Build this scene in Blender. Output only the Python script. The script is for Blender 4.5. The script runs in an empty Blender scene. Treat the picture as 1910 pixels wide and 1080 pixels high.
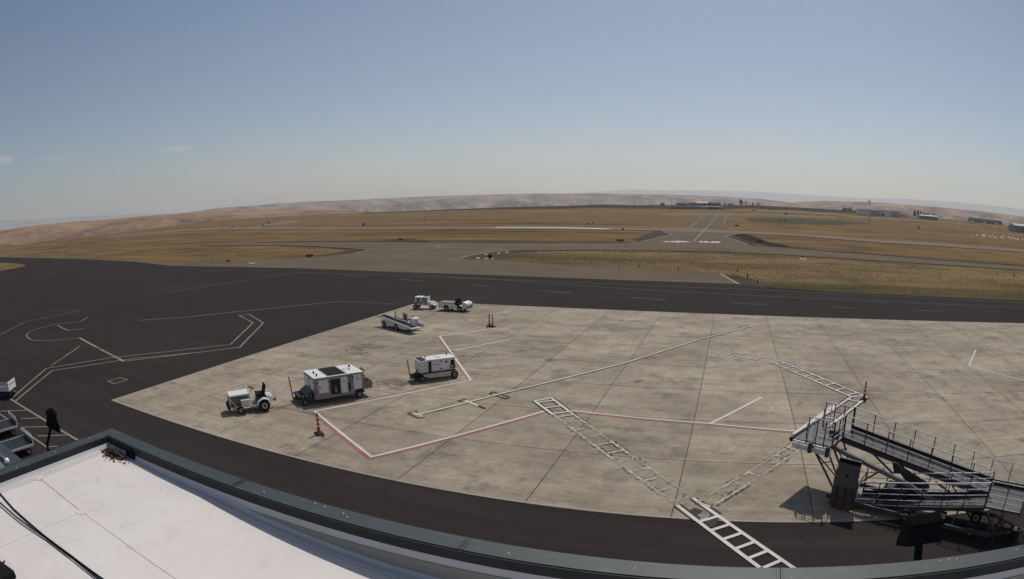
import bpy, math, random, bmesh
from math import sin, cos, pi, radians, hypot, atan2
from mathutils import Vector, Matrix, noise, geometry

random.seed(7)
scene = bpy.context.scene
COL = scene.collection

# ------------------------------------------------------------------ camera
# wide-angle weather camera on the terminal roof, 11.5 m above the ramp;
# world axes follow the concrete slab grid (metres), origin below the camera
H = 11.5
FOC, K1, K2 = 1185.636, 0.10099, 0.055811        # lens: angle = r/f * (1 + K1 (r/f)^2 + K2 (r/f)^3)
PITCH, ROLL, YAW = 0.132082, -0.01154, -0.347628
cam_d = bpy.data.cameras.new('camera')
cam = bpy.data.objects.new('camera', cam_d)
COL.objects.link(cam)
scene.camera = cam
cam_d.type = 'PANO'
cam_d.panorama_type = 'FISHEYE_LENS_POLYNOMIAL'
cam_d.sensor_width = 36.0
cam_d.sensor_height = 36.0 * 1080 / 1910
cam_d.fisheye_fov = radians(175)
_s = 1910 / 36.0 / FOC
cam_d.fisheye_polynomial_k0 = 0.0
cam_d.fisheye_polynomial_k1 = -_s
cam_d.fisheye_polynomial_k2 = 0.0
cam_d.fisheye_polynomial_k3 = -K1 * _s ** 3
cam_d.fisheye_polynomial_k4 = -K2 * _s ** 4
cam_d.clip_start = 0.05
cam_d.clip_end = 90000


def cam_to_world(x, y, z):
    cr, sr = cos(ROLL), sin(ROLL)
    x, y = x * cr - y * sr, x * sr + y * cr
    cp, sp = cos(PITCH), sin(PITCH)
    X, Y, Z = x, -z * cp + y * sp, y * cp + z * sp
    c, s = cos(YAW), sin(YAW)
    return Vector((X * c + Y * s, -X * s + Y * c, Z))


_M = Matrix((cam_to_world(1, 0, 0), cam_to_world(0, 1, 0), cam_to_world(0, 0, 1))).transposed()
cam.matrix_world = Matrix.Translation((0, 0, H)) @ _M.to_4x4()

# ------------------------------------------------------------------ light
HAZE = 6.3e-5
SUN_EL, SUN_DIR = radians(55.5), radians(84)        # SUN_DIR: angle from +X towards +Y
scene.view_settings.view_transform = 'Standard'
scene.view_settings.look = 'None'
scene.view_settings.gamma = 1
scene.view_settings.exposure = 0.0
scene.view_settings.use_curve_mapping = False
world = bpy.data.worlds.new('World')
scene.world = world
world.use_nodes = True
wn, wl = world.node_tree.nodes, world.node_tree.links
wn.clear()
w_out = wn.new('ShaderNodeOutputWorld')
w_bg = wn.new('ShaderNodeBackground')
w_sky = wn.new('ShaderNodeTexSky')
w_sky.sky_type = 'NISHITA'
w_sky.sun_disc = False
w_sky.sun_elevation = SUN_EL
w_sky.sun_rotation = pi / 2 - SUN_DIR
w_sky.altitude = 400
w_sky.air_density = 1.0
w_sky.dust_density = 1.2
w_sky.ozone_density = 1.0
w_bg.inputs['Strength'].default_value = 0.070
wl.new(w_bg.outputs[0], w_out.inputs['Surface'])

sun_d = bpy.data.lights.new('sun', 'SUN')
sun_d.energy = 2.7
sun_d.angle = radians(0.5)
sun_d.color = (1.0, 0.945, 0.87)
sun = bpy.data.objects.new('sun', sun_d)
COL.objects.link(sun)
_ld = Vector((-cos(SUN_DIR) * cos(SUN_EL), -sin(SUN_DIR) * cos(SUN_EL), -sin(SUN_EL)))
sun.rotation_euler = _ld.to_track_quat('-Z', 'Y').to_euler()
sun.location = (0, 0, 60)
scene.cycles.max_bounces = 6
scene.cycles.volume_bounces = 1
scene.cycles.use_adaptive_sampling = True
scene.cycles.adaptive_threshold = 0.01
scene.cycles.use_denoising = True
scene.cycles.denoiser = 'OPENIMAGEDENOISE'

# faint wisps of cirrus low in the left of the sky
WISPS = [((-0.774, 0.623, 0.112), 0.032, 0.0062, 0.45), ((-0.932, 0.342, 0.121), 0.020, 0.010, 0.30), ((-0.90, 0.43, 0.115), 0.05, 0.004, 0.15)]
w_tc = wn.new('ShaderNodeTexCoord')
w_map = wn.new('ShaderNodeMapping')
w_map.inputs['Scale'].default_value = (9, 9, 34)
w_ns = wn.new('ShaderNodeTexNoise')
w_ns.inputs['Scale'].default_value = 1.0
w_ns.inputs['Detail'].default_value = 7
w_rp = wn.new('ShaderNodeValToRGB')
w_rp.color_ramp.elements[0].position = 0.60
w_rp.color_ramp.elements[0].color = (0, 0, 0, 1)
w_rp.color_ramp.elements[1].position = 0.85
w_rp.color_ramp.elements[1].color = (0.30, 0.30, 0.30, 1)
w_mx = wn.new('ShaderNodeMixRGB')
w_mx.inputs['Color2'].default_value = (8.5, 8.2, 8.0, 1)
w_sep = wn.new('ShaderNodeSeparateXYZ')
w_band = wn.new('ShaderNodeMapRange')
w_band.inputs['From Min'].default_value = 0.18
w_band.inputs['From Max'].default_value = 0.10
w_mul = wn.new('ShaderNodeMath')
w_mul.operation = 'MULTIPLY'
wl.new(w_tc.outputs['Generated'], w_map.inputs[0])
wl.new(w_tc.outputs['Generated'], w_sep.inputs[0])
wl.new(w_sep.outputs[2], w_band.inputs[0])
wl.new(w_map.outputs[0], w_ns.inputs['Vector'])
wl.new(w_ns.outputs['Fac'], w_rp.inputs[0])
wl.new(w_rp.outputs[0], w_mul.inputs[0])
wl.new(w_band.outputs[0], w_mul.inputs[1])


def wisp(c, a, b, amount):
    """one small lens-shaped cloud in direction c, half-widths a (sideways) and b (upwards)"""
    c = Vector(c).normalized()
    t1 = Vector((-c.y, c.x, 0)).normalized()
    t2 = c.cross(t1)
    outs = []
    for t, s in ((t1, a), (t2, b)):
        d = wn.new('ShaderNodeVectorMath')
        d.operation = 'DOT_PRODUCT'
        d.inputs[1].default_value = t / s
        wl.new(w_tc.outputs['Generated'], d.inputs[0])
        q = wn.new('ShaderNodeMath')
        q.operation = 'POWER'
        ab = wn.new('ShaderNodeMath')
        ab.operation = 'ABSOLUTE'
        wl.new(d.outputs['Value'], ab.inputs[0])
        wl.new(ab.outputs[0], q.inputs[0])
        q.inputs[1].default_value = 2
        outs.append(q.outputs[0])
    s = wn.new('ShaderNodeMath')
    wl.new(outs[0], s.inputs[0])
    wl.new(outs[1], s.inputs[1])
    n = wn.new('ShaderNodeMath')
    n.operation = 'MULTIPLY_ADD'
    n.inputs[1].default_value = 1.6
    wl.new(w_ns.outputs['Fac'], n.inputs[0])
    wl.new(s.outputs[0], n.inputs[2])
    r = wn.new('ShaderNodeMapRange')
    r.inputs['From Min'].default_value = 1.75
    r.inputs['From Max'].default_value = 0.7
    r.inputs['To Max'].default_value = amount
    wl.new(n.outputs[0], r.inputs[0])
    f = wn.new('ShaderNodeVectorMath')
    f.operation = 'DOT_PRODUCT'
    f.inputs[1].default_value = c
    wl.new(w_tc.outputs['Generated'], f.inputs[0])
    g = wn.new('ShaderNodeMath')
    g.operation = 'GREATER_THAN'
    g.inputs[1].default_value = 0
    wl.new(f.outputs['Value'], g.inputs[0])
    m = wn.new('ShaderNodeMath')
    m.operation = 'MULTIPLY'
    wl.new(r.outputs[0], m.inputs[0])
    wl.new(g.outputs[0], m.inputs[1])
    return m.outputs[0]


_w = w_mul.outputs[0]
for _c, _a, _b, _k in WISPS:
    _o = wisp(_c, _a, _b, _k)
    _ad = wn.new('ShaderNodeMath')
    _ad.use_clamp = True
    wl.new(_w, _ad.inputs[0])
    wl.new(_o, _ad.inputs[1])
    _w = _ad.outputs[0]
wl.new(_w, w_mx.inputs['Fac'])
wl.new(w_sky.outputs[0], w_mx.inputs['Color1'])
wl.new(w_mx.outputs[0], w_bg.inputs['Color'])

# ------------------------------------------------------------------ surveyed layout (metres in the slab grid frame)
DATA = {
 'RIM': [(-180,-0.012),(-70,-0.012),(-50.42,-0.01128),(-42.48,-0.01528),(-32.83,-0.00826),(-25.38,-0.0039),(-17.24,-0.00581),(-8.24,-0.00541),(0.62,-0.00232),(5.16,-0.00082),(8.56,0.00146),(10.99,0.00056),(14.43,0.00145),(16.91,0.00322),(22.97,0.00512),(27.11,0.00383),(32.44,0.00424),(37.99,0.00249),(43.8,0.00204),(48.04,0.00159),(50.55,0.00027),(60,-0.004),(180,-0.004)],
 'HILL_FAR': [(-31.178,0.01051),(-30.103,0.01168),(-27.449,0.0144),(-24.839,0.0153),(-19.228,0.01616),(-12.279,0.01596),(-7.399,0.01708),(-2.557,0.01822),(2.272,0.01891),(7.111,0.01874),(14.444,0.01839),(19.424,0.01746),(23.178,0.01537),(25.548,0.01233),(28.162,0.00844)],
 'HILL_RIGHT': [(23.992,0.002),(25.547,0.00981),(26.591,0.01352),(28.909,0.01702),(32.451,0.01889),(37.997,0.01954),(43.802,0.01895),(50.549,0.01735)],
 'HILL_LEFT': [(-50.37,0.01385),(-46.633,0.01491),(-42.43,0.01394),(-38.376,0.01197),(-33.9,0.01154),(-30.64,0.01025),(-27.452,0.0102),(-24.327,0.00886),(-19.237,0.00434),(-15.249,-0.00019),(-12.296,-0.00605)],
 'MTN': [(-50.355,0.0293),(-42.424,0.02137),(-35.556,0.0163),(-30.639,0.01234)],
 'MTN_R': [(4.689,0.01872),(8.084,0.0222),(11.012,0.02643),(13.955,0.0246),(16.928,0.02607),(21.962,0.02687),(27.124,0.02528),(32.457,0.02476),(38.007,0.02871),(43.813,0.02969),(50.558,0.02877)],
 'polys': {'light_asphalt':[[-583.47,208.2],[-396.05,198.03],[-253.38,192.31],[-220.68,193.06],[-181.46,192.63],[-145.05,190.98],[-71.16,184.61],[-31.55,192.08],[-28.48,203.78],[-26.46,224.37],[-24.14,258.04],[-32.2,297.08],[-33.83,322.49],[-22.5,349.26],[-31.79,734.52],[-39.71,878.71],[-5.33,994.69],[-3.84,445.43],[-4.05,380.04],[4.53,322.69],[4.83,288.62],[-1.57,253.92],[6.44,198.5],[17.4,194.05],[32.4,183.24],[48.12,178.34],[67.64,171.85],[101.45,170.57],[160,152],[160,85],[53.45,88.93],[19.2,90.12],[1.66,95.35],[-17.39,94.85],[-48.03,96.46],[-83.03,99.58],[-126.23,99.67],[-160.17,109.53],[-228.17,121.56],[-394.54,140.55]],'grass_left':[[-536.72,191.46],[-352.07,179.18],[-237.03,179.87],[-207.44,181.44],[-152.97,174.41],[-125.66,165.37],[-109.9,158.43],[-101.83,154.05],[-96.99,150.62],[-95.8,147.1],[-94.0,137.97],[-97.29,127.9],[-109.07,119.77],[-123.81,113.38],[-140.07,110.69],[-169.65,116.06],[-243.91,130.0],[-425.87,151.77]],'grass_right':[[-58.38,127.56],[-59.44,134.09],[-59.41,139.76],[-58.46,148.78],[-55.79,153.09],[-29.58,161.13],[-22.81,163.25],[-1.56,165.25],[14.72,163.75],[31.03,158.69],[54.71,156.25],[92.81,155.93],[160,147],[160,89],[53.45,88.93],[19.2,90.12],[5.98,92.98],[1.67,96.02],[-1.55,110.21],[-5.8,111.71],[-20.92,113.99],[-28.82,115.49],[-38.47,120.49],[-50.15,125.21],[-55.38,124.61]],'dark_asphalt':[[-406.5,144.83],[-234.66,125.04],[-164.77,112.7],[-129.23,102.06],[-84.63,101.52],[-76.59,100.53],[-48.81,98.03],[-34.19,97.25],[-17.65,96.22],[1.68,96.3],[6.0,93.3],[19.2,90.12],[53.45,88.93],[160,88.5],[160,3],[-420,3],[-420,150]],'grass_patch':[[-308.39,109.67],[-272.02,106.89],[-247.98,102.7],[-233.22,96.24],[-232.06,88.13],[-231.36,82.05]],'gravel_a':[[-58.19,128.31],[-58.76,138.21],[-57.85,147.03],[-54.72,151.35],[-47.74,151.83],[-51.02,142.99],[-51.34,134.78],[-49.4,126.44],[-54.61,125.44]],'gravel_b':[[-1.24,109.06],[1.27,108.98],[4.01,104.03],[5.75,96.5],[6.02,93.62],[1.77,96.73]],'gravel_c':[[-29.93,201.57],[-27.34,226.74],[-24.95,257.07],[-31.98,290.42],[-35.47,281.97],[-33.78,249.47],[-33.34,212.02]],'gravel_d':[[-0.68,254.53],[4.92,279.38],[10.44,280.97],[11.11,240.71],[12.12,209.31],[6.81,201.59]],'gravel_e':[[-137.86,168.84],[-121.09,162.26],[-109.13,157.32],[-97.71,150.61],[-95.17,139.69],[-98.45,129.42],[-102.47,125.33],[-101.54,135.97],[-102.65,147.95],[-117.61,157.58]],'gravel_f':[[-121.58,194.43],[-121.29,207.57],[-113.99,207.05],[-100.19,193.47],[-97.39,188.04],[-118.01,188.7]],'runway':[[-654.97,403.96],[-615.16,495.88],[-547.94,503.86],[-273.07,359.97],[-151.09,325.06],[-104.79,328.79],[-64.36,327.1],[-34.23,326.37],[-18.04,342.74],[4.51,321.17],[33.74,313.23],[78.02,289.92],[180.45,304.27],[400,330],[400,300],[159.09,268.15],[69.86,259.49],[30.65,284.47],[4.79,286.2],[-15.17,288.31],[-31.85,293.85],[-57.97,294.59],[-93.19,292.37],[-137.01,294.72],[-241.15,317.85],[-456.46,419.67],[-530.11,427.26],[-575.39,354.82]],'far_taxi':[[-420.69,407.12],[-441.38,469.28],[-582.69,665.71],[-644.55,749.72],[-602.03,736.26],[-462.66,564.72],[-440.62,512.4],[-415.95,442.22]],'far_strip':[[-102.03,912.79],[-46.13,1051.42],[49.85,1126.71],[205.26,1122.28],[195.82,1070.65],[47.39,1071.26],[-39.3,861.3],[-90.98,813.88]]},
 'black': [[[[-17.08,29.62],[-16.83,30.15],[-16.72,29.93]],0.14,'black'],[[[-17.08,29.62],[-16.14,29.1],[-15.93,29.34],[-16.11,29.62]],0.14,'black'],[[[-15.42,32.84],[-15.09,33.37]],0.14,'black'],[[[-15.42,32.84],[-14.89,32.59]],0.14,'black'],[[[-14.19,32.56],[-13.3,31.97]],0.25,'black'],[[[-14.19,34.86],[-14.1,35.26],[-12.76,34.51],[-12.86,34.13],[-14.19,34.86]],0.16,'black'],[[[-16.17,29.82],[-13.32,35.08],[-7.28,44.72],[-2.58,53.69],[2.47,61.27]],0.055,'black'],[[[-16.34,30.14],[-13.47,35.49],[-7.38,45.33],[-2.63,54.48],[2.5,62.28]],0.055,'black'],[[[-11.07,34.25],[-9.33,32.17]],0.4,'black'],[[[-10.3,35.14],[-8.67,33.04]],0.4,'black'],[[[-10.86,34.0],[-9.96,34.7]],0.4,'black'],[[[-10.14,33.13],[-9.27,33.81]],0.4,'black'],[[[-9.42,32.27],[-8.58,32.92]],0.4,'black'],[[[-9.33,32.17],[-1.32,22.36]],0.4,'blackworn'],[[[-8.67,33.04],[-0.72,23.09]],0.4,'blackworn'],[[[-9.01,31.78],[-8.19,32.43]],0.4,'blackworn'],[[[-8.27,30.86],[-7.45,31.51]],0.4,'blackworn'],[[[-7.52,29.95],[-6.72,30.59]],0.4,'blackworn'],[[[-6.78,29.04],[-5.98,29.67]],0.4,'blackworn'],[[[-6.03,28.13],[-5.25,28.75]],0.4,'blackworn'],[[[-5.28,27.22],[-4.51,27.83]],0.4,'blackworn'],[[[-4.54,26.3],[-3.78,26.91]],0.4,'blackworn'],[[[-3.79,25.39],[-3.04,25.99]],0.4,'blackworn'],[[[-3.05,24.48],[-2.31,25.07]],0.4,'blackworn'],[[[-2.3,23.57],[-1.57,24.15]],0.4,'blackworn'],[[[-1.56,22.65],[-0.84,23.23]],0.4,'blackworn'],[[[-1.32,22.36],[-0.41,21.22]],0.4,'black'],[[[-0.72,23.09],[0.41,21.71]],0.4,'black'],[[[-0.7,21.59],[-0.42,22.14]],0.45,'black'],[[[0.09,20.7],[0.3,21.7]],0.45,'black'],[[[-1.42,49.87],[3.93,46.72]],0.4,'blackworn'],[[[-1.0,50.92],[4.4,47.72]],0.4,'blackworn'],[[[-1.42,49.87],[-0.84,50.83]],0.4,'blackworn'],[[[-0.65,49.42],[-0.08,50.38]],0.4,'blackworn'],[[[0.11,48.97],[0.68,49.92]],0.4,'blackworn'],[[[0.88,48.52],[1.44,49.47]],0.4,'blackworn'],[[[1.64,48.07],[2.21,49.02]],0.4,'blackworn'],[[[2.41,47.62],[2.97,48.56]],0.4,'blackworn'],[[[3.17,47.17],[3.73,48.11]],0.4,'blackworn'],[[[3.93,46.72],[4.49,47.66]],0.4,'blackworn'],[[[3.93,46.72],[8.9,38.23]],0.4,'black'],[[[4.4,47.72],[9.86,38.61]],0.4,'black'],[[[4.08,46.46],[4.87,46.93]],0.4,'black'],[[[4.74,45.35],[5.53,45.82]],0.4,'black'],[[[5.39,44.23],[6.2,44.71]],0.4,'black'],[[[6.04,43.11],[6.86,43.61]],0.4,'black'],[[[6.7,42.0],[7.53,42.5]],0.4,'black'],[[[7.35,40.88],[8.19,41.39]],0.4,'black'],[[[8.0,39.77],[8.86,40.28]],0.4,'black'],[[[8.66,38.65],[9.52,39.17]],0.4,'black'],[[[8.9,38.23],[5.09,32.5]],0.4,'black'],[[[10.11,38.25],[6.0,31.92]],0.4,'black'],[[[8.52,37.65],[9.37,37.1]],0.4,'black'],[[[7.76,36.51],[8.62,35.95]],0.4,'black'],[[[7.0,35.36],[7.87,34.8]],0.4,'black'],[[[6.23,34.22],[7.12,33.64]],0.4,'black'],[[[5.47,33.07],[6.37,32.49]],0.4,'black'],[[[4.41,30.31],[-0.54,22.76]],0.4,'blackworn'],[[[4.35,28.96],[0.19,22.59]],0.4,'blackworn'],[[[4.41,30.31],[4.99,29.93]],0.4,'blackworn'],[[[3.7,29.23],[4.29,28.85]],0.4,'blackworn'],[[[3.0,28.15],[3.58,27.77]],0.4,'blackworn'],[[[2.29,27.07],[2.87,26.69]],0.4,'blackworn'],[[[1.58,26.0],[2.17,25.61]],0.4,'blackworn'],[[[0.88,24.92],[1.46,24.53]],0.4,'blackworn'],[[[0.17,23.84],[0.75,23.45]],0.4,'blackworn'],[[[-0.54,22.76],[0.05,22.38]],0.4,'blackworn']],
 'red': [[[[-24.83,49.33],[-16.7,37.46],[-22.54,27.73]],0.2],[[[-22.29,27.35],[-15.44,22.9],[-9.96,32.28]],0.3],[[[-8.56,32.87],[-0.49,32.19],[4.2,31.43]],0.16],[[[4.53,30.95],[6.03,33.43],[7.68,36.06]],0.3]],
 'ladder_black': [],
 'cracks': [[[-7.29,21.13],[-7.15,20.48],[-7.12,19.78],[-7.1,19.06],[-7.08,18.62],[-7.08,18.19]],[[-13.11,21.04],[-13.0,20.3],[-12.92,19.57],[-12.87,18.97],[-12.81,18.34]],[[-1.46,21.26],[-1.52,20.54],[-1.53,19.99],[-1.63,19.32],[-1.43,18.73],[-1.55,18.11]],[[-1.53,19.99],[-1.95,19.63],[-2.44,19.63]],[[3.44,21.17],[3.58,20.51],[3.85,19.92],[4.13,19.35],[4.46,18.71]],[[-18.78,20.99],[-18.71,20.25],[-18.75,19.68],[-18.69,18.6]]],
 'stains': [[[-13.55,44.17],[-13.29,44.68],[-12.75,44.57],[-12.33,44.0],[-12.7,43.56],[-13.15,43.68]],[[-6.08,39.87],[-5.81,40.46],[-5.35,40.29],[-5.5,39.86],[-5.81,39.53]],[[-30.73,42.78],[-29.46,45.12],[-27.03,43.82],[-26.85,41.01],[-28.7,40.63]],[[-22.43,34.72],[-21.38,36.2],[-19.64,35.31],[-20.05,33.52],[-21.31,33.24]]],
 'green': [[15.63,710.72],[64.14,901.32],[140.89,973.04],[193.52,871.33],[201.32,804.3],[103.93,568.14],[51.9,527.19],[19.93,564.66]],
 'track': [[-3.28,1223.64,7.15],[65.39,1228.81,8.16],[155.35,1231.7,7.91],[260.5,1172.95,6.05],[364.35,1155.31,5.7],[455.19,1154.37,6.78],[544.71,1132.88,7.23]],
 'dark_edge': [[[[-567.12,349.72],[-524.93,423.08],[-448.37,412.22],[-239.06,315.09],[-135.71,291.92],[-92.36,289.75],[-57.34,291.37],[-31.5,290.7]],5],[[[4.75,283.82],[30.34,281.53],[69.06,256.5],[156.68,264.08]],5],[[[-55.4,151.22],[-29.23,159.21],[-1.54,163.46],[14.55,161.8],[30.68,156.84],[54.07,154.4],[91.54,153.77]],3],[[[-204.98,179.28],[-150.68,171.78],[-124.15,163.38],[-108.82,156.88],[-97.82,150.2]],3],[[[-182.51,193.76],[-146.08,192.34],[-96.49,186.29],[-71.57,185.69],[-31.73,193.19]],3],[[[7.1,199.74],[17.53,195.44],[32.62,184.48],[48.5,179.78],[68.26,173.46],[102.59,172.51]],3],[[[5.96,92.66],[19.16,89.94],[53.33,88.74]],1.2],[[[4.92,279.38],[10.39,224.86],[17.78,198.28]],8]],
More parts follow.
